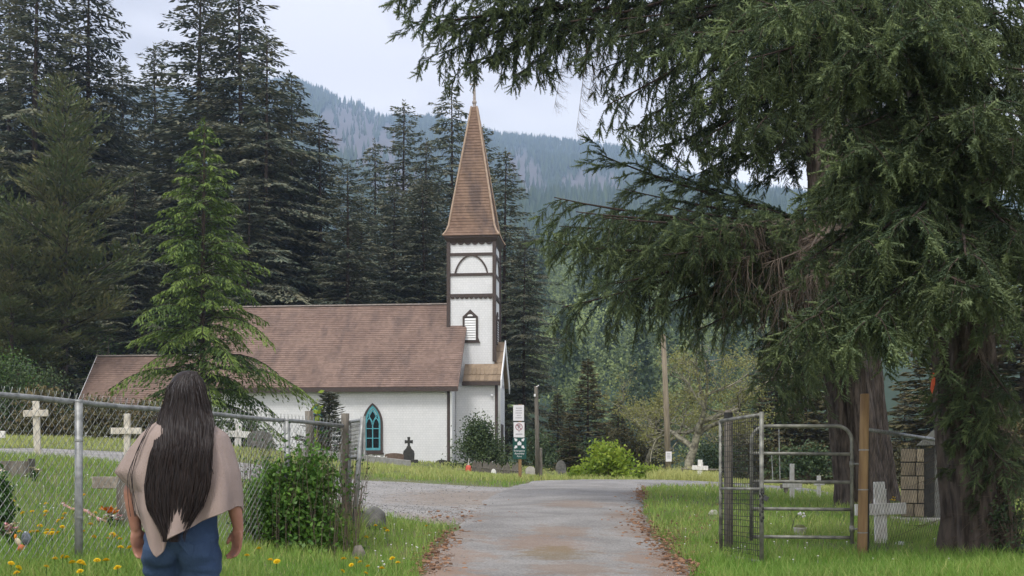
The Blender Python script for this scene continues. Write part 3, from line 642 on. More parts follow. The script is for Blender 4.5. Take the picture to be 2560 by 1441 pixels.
for be in (1.9, 6.7):
    bb.add([(a1 + .003, be, pe - .42), (a1 + .003, be, pe + .08), (a1 + .003, 4.3, pzr + .1), (a1 + .003, 4.3, pzr - .28), (a1 + .06, be, pe - .42), (a1 + .06, be, pe + .08), (a1 + .06, 4.3, pzr + .1), (a1 + .06, 4.3, pzr - .28)],
           [(0, 1, 2, 3), (7, 6, 5, 4), (0, 4, 5, 1), (1, 5, 6, 2), (2, 6, 7, 3), (3, 7, 4, 0)])
bb.build('barge_board', M_white, church)
g = MB(); g.prism([(PB0, pe - .2), (PB1, pe - .2), (4.3, pzr - .25)], lambda x, y, k: (PA1 - .1 + k, x, y), .1); g.build('gable', M_siding, church)
dr = MB(); dr.bx(PA1 + .002, PA1 + .06, 3.5, 5.1, -1.0, 2.3); dr.build('door', M_dark_trim, church)
# ================================================================== trees
M_fir = mat('fir_needles', (.09, .117, .082), .75, col2=(.06, .082, .064), scale=.35, tint=(.205, .185, .115), trans=.12, objvar=.25, spec=.2)
M_pine = mat('pine_needles', (.09, .125, .05), .7, col2=(.04, .058, .024), scale=.3, tint=(.17, .155, .07), trans=.15, objvar=.15, spec=.2)
M_cedar = mat('young_cedar_needles', (.06, .105, .028), .65, col2=(.038, .07, .024), scale=.4, tint=(.18, .25, .055), trans=.3, spec=.2)
M_brownfir = mat('rusty_fir_needles', (.10, .10, .045), .75, col2=(.06, .066, .036), scale=.4, tint=(.15, .11, .05), trans=.12, objvar=.2, spec=.2)
M_spruce = mat('spruce_needles', (.058, .09, .046), .6, col2=(.036, .06, .034), scale=1.1, tint=(.18, .225, .095), trans=.15, objvar=.28, spec=.25)
M_twig = mat('dead_twigs', (.15, .115, .085), .9, col2=(.09, .07, .055), scale=4)

def kites(b, d, ln, wd, rg, fold=.25):
    n = len(b); d = unit(d); up = np.array([0, 0, 1.0]) + rg.normal(0, .45, (n, 3)); w = unit(np.cross(d, up)); nn = np.cross(w, d)
    ln = ln[:, None]; wd = wd[:, None]
    V = np.stack([b, b + d * ln * .45 + w * wd - nn * wd * fold, b + d * ln, b + d * ln * .45 - w * wd - nn * wd * fold], 1).reshape(-1, 3)
    return V, np.arange(4 * n).reshape(n, 4)
def trunk_mesh(name, H, r0, wob, rg, m=None, top=.04, n=9):
    mb = MB(); k = 14; pts = []; rad = []
    ph = rg.uniform(0, 6, 2)
    for i in range(k + 1):
        t = i / k; pts.append((wob * math.sin(t * 5 + ph[0]) * t, wob * math.cos(t * 4 + ph[1]) * t, t * H - .4 * (i == 0))); rad.append(r0 * (1 - t) ** .85 + top + (.35 * r0 if i == 0 else 0))
    mb.tube(pts, rad, n); return mb.mesh(name, m or M_bark, smooth=True)
def conifer(name, seed, H, R0, base, nbr, e0, e1, droop, tip, sl, sw, sp_, hang, mt_, prof=None, irregular=.35, tint_top=.0, side=.36, upturn=0.0):
    """crown of drooping sprays on real branches + tapered trunk; returns the two meshes"""
    rg = np.random.default_rng(seed); B, D, LN, WD, T = [], [], [], [], []; stems = MB()
    for i in range(nbr):
        t = (i + rg.random()) / nbr; h = base * H + (1 - base) * H * (t ** .78) * .985; q = (h / H - base) / (1 - base)
        pf = (1 - q) ** .85 if prof is None else prof(q)
        Lb = max(.25, R0 * pf * (1 + irregular * rg.normal() * .7)); Lb = min(Lb, R0 * 1.5)
        az = i * 2.39996 + rg.normal() * .4; el = e1 + (e0 - e1) * q + rg.normal() * .08
        rd = np.array([math.cos(az), math.sin(az), 0]); sd_ = np.array([-rd[1], rd[0], 0])
        def cur(s): return np.array([0, 0, h]) + rd * (s * Lb) + np.array([0, 0, 1]) * Lb * (el * s - droop * s * s + tip * s ** 3)
        nst = 6; stems.tube([cur(k / nst) for k in range(nst + 1)], [max(.012, .012 * Lb * (1 - k / nst * .9)) for k in range(nst + 1)], 3, 1, cap=False)
        n2 = max(3, int(Lb / sp_)); tb = rg.random()
        for k in range(n2):
            s = .12 + .88 * (k + rg.random()) / n2
            p = cur(s); dr = unit(cur(min(1, s + .05)) - cur(s - .05))
            ell = (side * Lb * (1 - s) ** .6 + .25 * sl) * rg.uniform(.6, 1.2)
            for sg in (-1, 1):
                an = rg.uniform(.6, 1.15); d2 = dr * math.cos(an) + sd_ * sg * math.sin(an)
                n3 = max(1, int(ell / (sl * .55)))
                for m_ in range(n3 + 1):
                    f = (m_ + rg.random() * .5) / (n3 + .5) * ell
                    pp = p + d2 * f - np.array([0, 0, hang * f * f / max(ell, .3)])
                    dd_ = d2 + sd_ * rg.normal(0, .4) + dr * rg.normal(.25, .3); dd_[2] -= hang * rg.uniform(.3, 1.3) - upturn
                    B.append(pp); D.append(dd_); LN.append(sl * rg.uniform(.6, 1.25)); WD.append(sw * rg.uniform(.6, 1.2)); T.append(np.clip(tb * .45 + rg.normal(.1, .18) + tint_top * (s > .72) * rg.random() * (1.2 - .6 * m_ / (n3 + 1)), 0, 1))
    # leader
    for k in range(30):
        h = H * (1 - .05 * rg.random()); B.append(np.array([0, 0, h])); a = rg.random() * 6.28; D.append(np.array([math.cos(a), math.sin(a), .9])); LN.append(sl * .7); WD.append(sw * .7); T.append(.3)
    V, Q = kites(np.array(B), np.array(D), np.array(LN), np.array(WD), rg)
    sv = np.array(stems.v); sf = np.array(stems.f) + len(V)
    tint = np.concatenate([np.repeat(T, 4), np.zeros(len(sv))])
    me = bigmesh(name + '_crown', np.concatenate([V, sv]), np.concatenate([Q, sf]), [mt_, M_firbark], tint=tint, mi=np.concatenate([np.zeros(len(Q)), np.ones(len(sf))]))
    return me, trunk_mesh(name + '_trunk', H * .985, H * .0095, H * .004, rg)
def plant_tree(name, crown, trunk, H0, u, vtop, d, label, cat='tree', group=None, wide=1.0, rz=None, lean=0.0, base=None):
    p = onG(u, d, -.15) if base is None else base
    H = CAMZ + (HV - vtop) / F * d - p.z; s = H / H0
    o = empty(name, p, random.uniform(0, 6.28) if rz is None else rz, label, cat, group); o.scale = (s * wide, s * wide, s)
    if lean: o.rotation_euler = (0, lean, 0)
    link('trunk', trunk, o); link('crown', crown, o); return o
FIR = [conifer('fir', 11 + k, 36, (5.8, 6.6, 5.2, 6.2)[k], .05, (250, 225, 265, 235)[k], .22, -.12, (.28, .34, .22, .4)[k], .12, .55, .10, .27, .3, M_fir, prof=lambda q: (1 - q) ** .55 * min(1, .6 + q * 3), irregular=.55) for k in range(4)]
PINE = [conifer('pine', 31, 21, 4.4, .12, 170, .5, .1, .15, .2, .36, .06, .2, -.1, M_pine, prof=lambda q: (1 - q) ** .6 * (.55 + .45 * min(1, q * 4)), irregular=.5, upturn=.5, side=.5)]
SMALLFIR = [conifer('small_fir', 41 + k, 9, 2.5, .02, 190, .3, .0, .2, .1, .30, .07, .17, .25, M_brownfir, irregular=.3) for k in range(2)]
far = 'tall firs of the wood behind the church'
spots = [(88, -170, 88, 0, 1.0, 'tall fir rising out of frame at the left edge of the wood'), (221, -130, 92, 1, .95, 'tall fir out of frame, second from the left in the wood'),
         (-70, -60, 90, 2, 1.1, 'fir half cut off by the left edge of the picture'), (20, -40, 99, 3, 1.0, 'fir with open crown behind the leftmost firs'),
         (499, -90, 93, 2, 1.1, 'tall fir with open crown above the bright young cedar'), (602, -80, 90, 0, 1.0, 'tall fir just right of the one above the young cedar'),
         (664, 70, 87, 1, 1.0, 'fir whose stepped right edge meets the sky'), (388, 108, 106, 2, .9, 'slender fir tip standing in the sky gap on the left'),
         (305, 150, 108, 0, 1.0, 'small fir tip left of the sky gap'), (725, 180, 97, 3, 1.0, 'fir right of the stepped one, lower on the sky'),
         (800, 292, 91, 0, 1.05, 'dark fir in front of the brown bluff'), (868, 405, 85, 2, 1.1, 'dark fir whose tip ends below the brown bluff'),
         (935, 350, 114, 1, .9, 'bluish fir between bluff and steeple'), (1010, 252, 112, 2, .9, 'fir with a bushy tip above the mountain ridge'),
         (1068, 345, 101, 3, .9, 'fir left of the steeple, below the ridge'), (1128, 205, 106, 1, .85, 'fir with its tip against the sky just left of the steeple'),
         (1206, 312, 109, 2, .8, 'narrow fir tip behind the right side of the steeple'), (1262, 372, 84, 2, .95, 'dark fir standing right of the steeple, down to the churchyard'),
         (1310, 560, 80, 0, .9, 'shorter dark fir behind the sign post'), (0, 255, 101, 2, 1.2, 'low fir filling the left edge of the wood'),
         (140, 270, 104, 3, 1.1, 'low fir behind the pine'), (268, 285, 100, 0, 1.2, 'low fir between pine and young cedar'),
         (430, 262, 104, 1, 1.2, 'low fir behind the young cedar, on its left'), (545, 250, 103, 3, 1.2, 'low fir behind the young cedar, on its right'),
         (690, 335, 100, 0, 1.2, 'low fir behind the left part of the nave roof'), (760, 420, 98, 2, 1.2, 'low fir behind the middle of the nave roof'),
         (905, 480, 92, 3, 1.1, 'low fir behind the right part of the nave roof'), (985, 455, 96, 1, 1.1, 'low fir near the steeple, dark and broad'),
         (1060, 440, 93, 0, 1.1, 'low fir touching the left side of the steeple'), (1145, 500, 91, 2, 1.1, 'low fir mostly hidden by the steeple'),
         (620, 430, 84, 1, 1.1, 'low dark fir close behind the nave, near the young cedar'), (340, 420, 86, 0, 1.1, 'low dark fir above the small rear roof'),
         (1225, 640, 88, 1, 1.0, 'low dark fir beside the tower')]
for (u, vt, d, k, wd, lb) in spots: plant_tree('fir_tree', FIR[k][0], FIR[k][1], 36, u, vt, d, lb, group=far, wide=wd)
plant_tree('pine_tree', PINE[0][0], PINE[0][1], 21, 160, 190, 74, 'olive green pine with reddish tip left of the small rear roof', wide=1.0, rz=1.0)
plant_tree('pine_tree', PINE[0][0], PINE[0][1], 21, 30, 560, 70, 'lower pine at the left edge below the olive pine', wide=1.25, rz=3.0)
plant_tree('pine_tree', PINE[0][0], PINE[0][1], 21, -60, 330, 76, 'pine cut off by the left edge, behind the fence', wide=1.1, rz=5.0)
for (u, vt, d, k, wd, lb) in [(1470, 900, 72, 0, 1.0, 'rusty brown-green conical fir left of the utility pole'), (1395, 985, 76, 1, 1.1, 'small dark fir behind the wooden pole and sign'),
                              (1425, 1035, 60, 1, 1.1, 'low rusty fir in front of the conical one'), (1545, 1000, 80, 0, 1.2, 'dull fir close left of the utility pole'),
                              (1940, 830, 66, 0, 1.1, 'dark fir behind the pipe gate, on its left'), (2015, 870, 60, 1, 1.1, 'dark fir behind the pipe gate, in its middle'),
                              (2090, 800, 68, 0, 1.1, 'dark fir behind the first big trunk'), (2262, 980, 95, 1, 1.2, 'hazy pale fir seen between the two big trunks'),
                              (1850, 985, 84, 1, 1.2, 'low fir right of the lichen tree'), (2330, 780, 62, 0, 1.2, 'dark fir behind the stone monument'),
                              (2440, 640, 60, 1, 1.3, 'dark fir behind the nearest trunk'), (2560, 600, 56, 0, 1.3, 'dark fir at the right edge of the picture'), (1640, 1040, 92, 1, 1.3, 'low dark fir behind the lichen tree')]:
    plant_tree('small_fir_tree', SMALLFIR[k][0], SMALLFIR[k][1], 9, u, vt, d, lb, group='smaller firs round the churchyard', wide=wd)
CED = conifer('cedar', 77, 13, 4.3, .05, 165, .60, .14, .30, -.12, .28, .042, .12, .7, M_cedar, prof=lambda q: (1 - q) ** .8, irregular=.38, tint_top=.7, side=.30)
plant_tree('young_cedar_tree', CED[0], CED[1], 13, 508, 298, 49, 'bright green young cedar with drooping tips before the nave', rz=.6, wide=.80)
SAP = conifer('sapling', 78, 3.6, 1.05, .02, 150, .7, .35, .2, .1, .2, .045, .09, .1, M_fir, irregular=.3)
plant_tree('small_conifer', SAP[0], SAP[1], 3.6, 822, 985, 55, 'small bushy conifer before the left nave window', rz=2, wide=1.5)

# ---- near spruces: furrowed trunks and separate branches
def big_trunk(name, H, r0, r1, path, seed, parent):
    rg = np.random.default_rng(seed); nu, nv = 72, 110; V = np.zeros((nv, nu, 3))
    for j in range(nv):
        t = (j / (nv - 1)) ** 1.25; z = t * H; c = path(z); r = r0 + (r1 - r0) * t ** .8; fl = math.exp(-z / .35) * .26
        for i in range(nu):
            a = 2 * math.pi * i / nu; ca, sa = math.cos(a), math.sin(a)
            rid = abs(mnoise((ca * 3.4 + seed, sa * 3.4, z * .55))) ; rid2 = abs(mnoise((ca * 7.5, sa * 7.5 + seed, z * 1.1)))
            k = r * (1 + .26 * (.5 - rid * 1.7) + .14 * (.4 - rid2 * 1.6)) + fl * (1 + .5 * math.sin(a * 5 + seed)) * .6
            V[j, i] = (c[0] + ca * k, c[1] + sa * k, z - .35)
    ii = np.arange(nu * nv).reshape(nv, nu); jj = np.roll(ii, -1, 1)
    Q = np.stack([ii[:-1].ravel(), jj[:-1].ravel(), jj[1:].ravel(), ii[1:].ravel()], 1)
    return link('trunk', bigmesh(name, V.reshape(-1, 3), Q, M_bark_big, smooth=True), parent)
M_bark_big = mat('furrowed_bark', (.135, .108, .09), .95, col2=(.036, .028, .024), scale=7, stretch=(2.4, 2.4, .5), bump=1.0, bscale=22)
def twig_template(rg):
    V = [(0, 0, 0), (1, 0, 0)]; r_ = .06; V += [(.4, r_ * math.cos(a), r_ * math.sin(a)) for a in (0, 2.09, 4.19)]; T = [(0, 2, 3), (0, 3, 4), (0, 4, 2), (1, 3, 2), (1, 4, 3), (1, 2, 4)]
    n = 20
    for i in range(n):
        x = .04 + .94 * i / n; a = i * 2.4 + rg.random(); o = np.array([0, math.cos(a), math.sin(a)]); nl = .27 * (1 - .35 * x) * rg.uniform(.8, 1.15)
        tip = np.array([x, 0, 0]) + (o * .82 + np.array([.62, 0, 0])) * nl; s = np.cross([1, 0, 0], o) * .04
        b = len(V); V += [tuple(np.array([x, 0, 0]) - s), tuple(np.array([x + .05, 0, 0]) + s), tuple(tip)]; T.append((b, b + 1, b + 2))
    return np.array(V, float), np.array(T)
def needle_branch(name, L_, seed, hang=.6, sec=.13, twig=.165, side=1.0, green=True, up=.0, mt_=None):
    rg = np.random.default_rng(seed); TV, TT = twig_template(rg); st = MB(); B, D, LN, TI = [], [], [], []
    w1, w2 = rg.normal(0, .06, 2)
    def cur(t): return np.array([t * L_, L_ * (w1 * math.sin(3 * t) + w2 * t * t), L_ * (.10 * t - .26 * t * t + (.16 + up) * t ** 3)])
    st.tube([cur(k / 10) for k in range(11)], [(.016 * L_ ** .8) * (1 - .93 * k / 10) + .003 for k in range(11)], 6, 1)
    n = int(L_ * .9 / sec)
    for i in range(n):
        t = .1 + .9 * (i + rg.random() * .6) / n; p = cur(t); dr = unit(cur(min(1, t + .02)) - cur(t - .02))
        for sg in (-1, 1):
            if rg.random() < .2: continue
            t = min(1, max(.08, t + rg.normal(0, .02))); p = cur(t)
            ell = min(1.25, (.10 + .30 * math.sin(math.pi * min(1, .14 + .86 * t)) ** .8) * L_ * .55 + .18) * rg.uniform(.55, 1.2) * side
            an = rg.uniform(.65, 1.1) * (1.05 - .35 * t); sdv = np.array([-dr[1], dr[0], 0]); d2 = unit(dr * math.cos(an) + sdv * sg * math.sin(an) + np.array([0, 0, rg.normal(0, .28)]))
            hk = hang * rg.uniform(.55, 1.5)
            def c2(s): return p + d2 * ell * s * (1 - .25 * hk * s) - np.array([0, 0, 1]) * ell * hk * s * s
            st.tube([c2(k / 4) for k in range(5)], [.0055, .005, .004, .003, .0015], 3, 1, cap=False)
            if not green:
                for k in range(max(2, int(ell / .09))):
                    s = .1 + .9 * rg.random(); q = c2(s); e = unit(rg.normal(size=3) * .5 + d2 * .5 + np.array([0, 0, -.9])) * rg.uniform(.1, .4)
                    st.tube([q, q + e * .5 + rg.normal(0, .015, 3), q + e], [.003, .0025, .001], 3, 1, cap=False)
                continue
            nt = max(2, int(ell / (twig * .36)))
            tb = rg.random()
            for k in range(nt):
                s = (k + rg.random() * .7) / nt; q = c2(s); d3 = unit(c2(min(1, s + .05)) - c2(max(0, s - .05)))
                for s2 in (-1, 1):
                    sv = unit(np.cross(d3, [0, 0, 1.0]) + rg.normal(0, .35, 3)); e = d3 * rg.uniform(.6, 1.0) + sv * s2 * rg.uniform(.35, .9) + np.array([0, 0, -hang * rg.uniform(0, .7)])
                    B.append(q); D.append(unit(e)); LN.append(twig * rg.uniform(.65, 1.2) * (1 - .25 * s)); TI.append(np.clip(.05 + .35 * tb + rg.normal(0, .12) + (.35 if s > .8 else 0) * rg.random(), 0, 1))
            ed = unit(c2(1) - c2(.9))
            for k in range(6): B.append(c2(rg.uniform(.72, 1))); D.append(unit(ed + rg.normal(0, .5, 3) * (k > 0))); LN.append(twig * rg.uniform(.9, 1.35)); TI.append(.3 + .6 * rg.random())
    sv = np.array(st.v); sf = []; 
    for f in st.f:
        if len(f) == 4: sf += [(f[0], f[1], f[2]), (f[0], f[2], f[3])]
        elif len(f) > 4: sf += [(f[0], f[k], f[k + 1]) for k in range(1, len(f) - 1)]
        else: sf.append(f)
    sf = np.array(sf)
    if not green: return bigmesh(name, sv, sf, [M_twig, M_twig], tint=np.zeros(len(sv)))
    B = np.array(B); D = np.array(D); LN = np.array(LN); n = len(B); w = unit(np.cross(D, unit(rg.normal(size=(n, 3))))); u_ = np.cross(D, w)
    V = B[:, None, :] + LN[:, None, None] * (TV[None, :, 0:1] * D[:, None, :] + TV[None, :, 1:2] * w[:, None, :] + TV[None, :, 2:3] * u_[:, None, :])
    Tt = (TT[None] + (np.arange(n) * len(TV))[:, None, None]).reshape(-1, 3)
    V = V.reshape(-1, 3); tint = np.concatenate([np.repeat(TI, len(TV)), np.zeros(len(sv))])
    return bigmesh(name, np.concatenate([V, sv]), np.concatenate([Tt, sf + len(V)]), [mt_ or M_spruce, M_bark], tint=tint, mi=np.concatenate([np.zeros(len(Tt)), np.ones(len(sf))]))
BRN = {2.6: [needle_branch('branch', 2.6, 101, .35), needle_branch('branch', 2.6, 102, .6), needle_branch('branch', 2.6, 106, .45, up=.08)],
       4.2: [needle_branch('branch', 4.2, 103, .4, .2), needle_branch('branch', 4.2, 104, .65, .2)],
       7.0: [needle_branch('branch', 7.0, 105, .5, .26, .19, up=.1)]}
DEAD = [needle_branch('branch', 3.0, 111, .9, .12, green=False), needle_branch('branch', 2.2, 112, 1.2, .09, green=False)]
def put_branch(tree, me, L_, a, b, roll=0.0, zs=1.0):
    """branch mesh from world point a to world point b under the tree's Empty"""
    a, b = Vector(a), Vector(b); x = b - a; ln = x.length; x.normalize()
    y = Vector((0, 0, 1)).cross(x)
    if y.length < 1e-3: y = Vector((0, 1, 0))
    y.normalize(); z = x.cross(y); s = ln / L_; sy = min(1.35, max(.7, s)) if s > .001 else s
    Mx = Matrix.Translation(a - tree.location) @ Matrix((x, y, z)).transposed().to_4x4() @ Matrix.Rotation(roll, 4, 'X') @ Matrix.Diagonal((s, sy, sy * zs, 1))
    o = link('branch', me, tree); o.matrix_local = Mx; return o
def pick(ln):
    k = min(BRN, key=lambda q: abs(math.log(q / ln))); return random.choice(BRN[k]), k
class Big:
    def __init__(s, name, label, u, d, H, r0, r1, lean, seed):
        s.p = onG(u, d, -.05); s.t = empty(name, s.p, 0, label, 'tree'); s.lean = lean; s.H = H
        s.path = lambda z: (lean[0] * z + .10 * math.sin(z * .5 + seed), lean[1] * z + .08 * math.sin(z * .42 + 2 * seed))
        big_trunk('trunk', H, r0, r1, s.path, seed, s.t)
    def at(s, zw):
        z = zw - s.p.z; c = s.path(z); return Vector((s.p.x + c[0], s.p.y + c[1], zw))
    def tip(s, zb, tip, roll=0.0, dead=False):
        a = s.at(zb); b = Vector(tip); me, k = pick((b - a).length)
        if dead: me, k = (DEAD[0], 3.0) if random.random() < .5 else (DEAD[1], 2.2)
        return put_branch(s.t, me, k, a, b, roll)
    def rand(s, z0, z1, n, l0, l1, el, az0=0, az1=6.283, dead=False):
        for i in range(n):
            z = z0 + (z1 - z0) * (i + random.random()) / n; a = s.at(z); az = az0 + (az1 - az0) * ((i * .618034 + random.random() * .12) % 1); ln = l0 + (l1 - l0) * (i / n) * random.uniform(.8, 1.15); e = el + random.gauss(0, .12)
            s.tip(z, a + Vector((math.cos(az) * math.cos(e), math.sin(az) * math.cos(e), math.sin(e))) * ln, random.gauss(0, .15), dead)
TB = Big('spruce_tree', 'big spruce with brown furrowed trunk behind the pipe gate', 2146, 22, 27, .42, .08, (-.078, 0.0), 2)
TA = Big('spruce_tree', 'nearest big spruce with gnarled grey trunk at the right edge', 2478, 13.5, 19, .37, .08, (-.135, .0), 5)
TC = Big('spruce_tree', 'dark spruce trunk standing just right behind the brown one', 2190, 24.6, 25, .40, .08, (-.05, 0.0), 9)
for g_ in (TA, TB, TC): g_.t['group'] = 'big spruces on the right of the lane'
zv = lambda v, d: CAMZ + (HV - v) / F * d
# silhouette of B towards the lane
for (vb, u, v, d) in [(-160, 1000, 40, 20.5), (-150, 1060, 110, 21), (-220, 1225, -60, 20), (-150, 1300, 40, 21.5), (-150, 1180, 150, 21.3), (-120, 1330, 160, 20.6), (-60, 1440, 0, 22.5), (-160, 1440, 90, 22), (-20, 1560, 40, 20),
                      (-60, 1500, 170, 21), (-30, 1530, 260, 20.2), (-68, 1560, 150, 23), (-10, 1580, 320, 21.5), (-44, 1620, 110, 19.5), (-36, 1640, 250, 23.5),
                      (613, 1392, 492, 20.5), (585, 1400, 560, 21.5), (599, 1376, 690, 20.5), (590, 1410, 770, 21), (585, 1470, 610, 22.5), (585, 1520, 540, 19.5), (585, 1560, 470, 22), (585, 1500, 400, 23), (600, 1560, 700, 20.5), (585, 1640, 600, 19),
                      (650, 1735, 835, 20.5), (660, 1790, 790, 21.2), (600, 1700, 690, 22.5), (680, 1850, 740, 19.5), (640, 1800, 650, 20), (585, 1750, 560, 19), (700, 1890, 965, 19.8), (740, 1930, 900, 21), (760, 1990, 940, 20), (720, 2060, 880, 18.8), (760, 1900, 850, 21), (780, 1960, 1000, 20.5), (585, 1690, 440, 23.4), (585, 1450, 525, 20), (585, 1500, 655, 21.6), (585, 1600, 640, 19.4), (585, 1640, 520, 20.5), (620, 1630, 770, 20.4), (585, 1560, 590, 21.8), (585, 1700, 570, 19), (585, 1480, 720, 20.2), (600, 1820, 700, 19.2), (640, 1760, 740, 22), (-28, 1380, 160, 20.8), (-44, 1480, 120, 19.6), (-20, 1400, 20, 21)]:
    TB.tip(zv(vb, 22), P(u, v, d), random.gauss(0, .12))
TB.rand(6.5, 10.5, 8, 3.0, 3.4, -.15, -.9, 1.6); TB.rand(11.5, 17, 14, 5.4, 4.5, -.05); TB.rand(17, 26.5, 16, 4.5, .8, .0); TB.rand(4.4, 6.5, 8, 2.2, 2.6, -.5, -1.2, 1.6)
for (vb, u, v, d) in [(150, 1700, 300, 23), (170, 1810, 280, 22.5), (200, 1880, 370, 23), (230, 1950, 400, 21), (250, 1770, 400, 24), (120, 1640, 330, 24.5), (180, 1660, 390, 22), (240, 1840, 430, 24.6), (280, 1720, 450, 23), (300, 1930, 460, 24), (140, 1740, 360, 21.2), (210, 1850, 330, 20.6), (90, 1600, 290, 22.6)]: TB.tip(zv(vb, 22), P(u, v, d), random.gauss(0, .12))
for (vb, u, v, d) in [(560, 1800, 600, 20), (560, 1900, 590, 20.5), (580, 2000, 640, 19.5), (600, 1960, 720, 20), (600, 1880, 640, 21), (540, 1960, 600, 20), (560, 1760, 560, 19.3), (570, 1840, 650, 19), (560, 1920, 660, 18.8), (590, 2020, 700, 18.6), (560, 1860, 560, 18.9), (600, 1800, 680, 19.5), (590, 1940, 740, 18.7), (570, 2040, 620, 18.8)]: TB.tip(zv(vb, 22), P(u, v, d), 0, True)
# A: the near crown spreading over the upper right
for (vb, u, v, d) in [(240, 2100, 330, 11.6), (200, 2120, 260, 12.4), (330, 2085, 455, 11.8), (300, 2340, 290, 10.6), (420, 2250, 545, 11.0), (430, 2140, 610, 11.4), (380, 2560, 420, 11), (320, 2460, 350, 10.8), (460, 2520, 585, 11), (520, 2065, 745, 11.8), (560, 2000, 830, 12.2), (500, 2160, 790, 11.2), (520, 2290, 720, 10.8),
                      (540, 2050, 860, 11.6), (480, 2380, 640, 10.6), (350, 2200, 420, 11), (480, 2580, 720, 11.5), (600, 2560, 860, 12), (420, 2020, 560, 12.5), (470, 1980, 650, 12.8),
                      (60, 1720, 90, 12.6), (20, 1850, 150, 12), (0, 1930, 60, 11.4), (80, 2010, 180, 11.8), (120, 2130, 120, 11), (60, 2230, 90, 10.6), (20, 2400, 120, 10.8), (100, 2500, 180, 11.2), (40, 2560, 60, 12), (-40, 1800, -20, 13), (-60, 2050, -10, 11), (-60, 2300, -30, 10.5), (160, 2560, 260, 11.6), (130, 1900, 200, 12.4)]:
    TA.tip(zv(vb, 13.5), P(u, v, d), random.gauss(0, .12))
TA.rand(4.6, 7.2, 9, 3.2, 3.0, -.1, -.6, 1.9); TA.rand(8, 12, 9, 4.0, 3.2, -.1); TA.rand(12, 18.6, 9, 3.0, .8, .05)
for (vb, u, v, d) in [(860, 2450, 1090, 12.6), (900, 2490, 1200, 12.4), (860, 2530, 1010, 12.2), (900, 2545, 1190, 12.8), (980, 2500, 1290, 13)]: TA.tip(zv(vb, 13.5), P(u, v, d), random.gauss(0, .2))
for (vb, u, v, d) in [(820, 2480, 1330, 13), (900, 2540, 1360, 12.8), (760, 2550, 1100, 12.6), (980, 2590, 1300, 12.6), (900, 2620, 1200, 13.5), (700, 2450, 900, 12.5), (650, 2540, 850, 12.5), (1000, 2560, 1380, 13.2)]: TA.tip(zv(vb, 13.5), P(u, v, d), 0, True)
TC.rand(11.5, 15, 8, 4.0, 4.0, -.1); TC.rand(15, 24, 10, 4.0, .8, 0); TC.rand(5.0, 10, 10, 2.4, 2.8, -.2, -1.2, 1.4)
for (u0, v0, u, v) in [(1480, 10, 1010, 70), (1420, 20, 1070, 150), (1500, 20, 1170, 185), (1400, 10, 1090, 80), (1560, 10, 1250, 120), (1480, -20, 1230, 20), (1450, 40, 1310, 200)]:
    a_, b_ = P(u0, v0, 21.2), P(u, v, random.uniform(19.8, 21.6)); me_, k_ = pick((b_ - a_).length); put_branch(TB.t, me_, k_, a_, b_, random.gauss(0, .2))
# bare hanging twigs under the long upper branch
for (u, v0, v1, d) in [(1470, 110, 330, 20.5), (1415, 120, 270, 20.8), (1500, 100, 240, 20.6)]:
    put_branch(TB.t, DEAD[1], 2.2, P(u, v0, d), P(u - 30, v1, d), 0, .35)
# orange ribbon tied to a twig of the near spruce
tw = MB(); tw.tube([P(2345, 760, 13.1), P(2336, 860, 13.0), P(2333, 935, 12.95), P(2340, 1010, 12.95)], [.008, .006, .005, .002], 5)
rb = empty('ribbon', P(2333, 985, 12.95), 0, 'orange ribbon tied to a twig beside the nearest trunk', 'ribbon')
M_ribbon = mat('orange_ribbon', (.75, .13, .05), .6, var=.3, scale=20)
st = MB(); pts = [(-.012, .0, .21), (.016, .01, .17), (.022, -.01, .10), (-.01, .01, .0), (-.024, 0, .05), (-.02, .008, .16)]
st.prism([(x, z) for x, y, z in pts], lambda x, y, k: (x, k + .02 * math.sin(y * 30), y), .004); st.build('tail', M_ribbon, rb)
st = MB(); st.ball((0, .0, .21), .018, 8, 6); st.build('knot', M_ribbon, rb)
o = tw.build('branch', M_twig, None); o.parent = TA.t; o.location = -TA.t.location
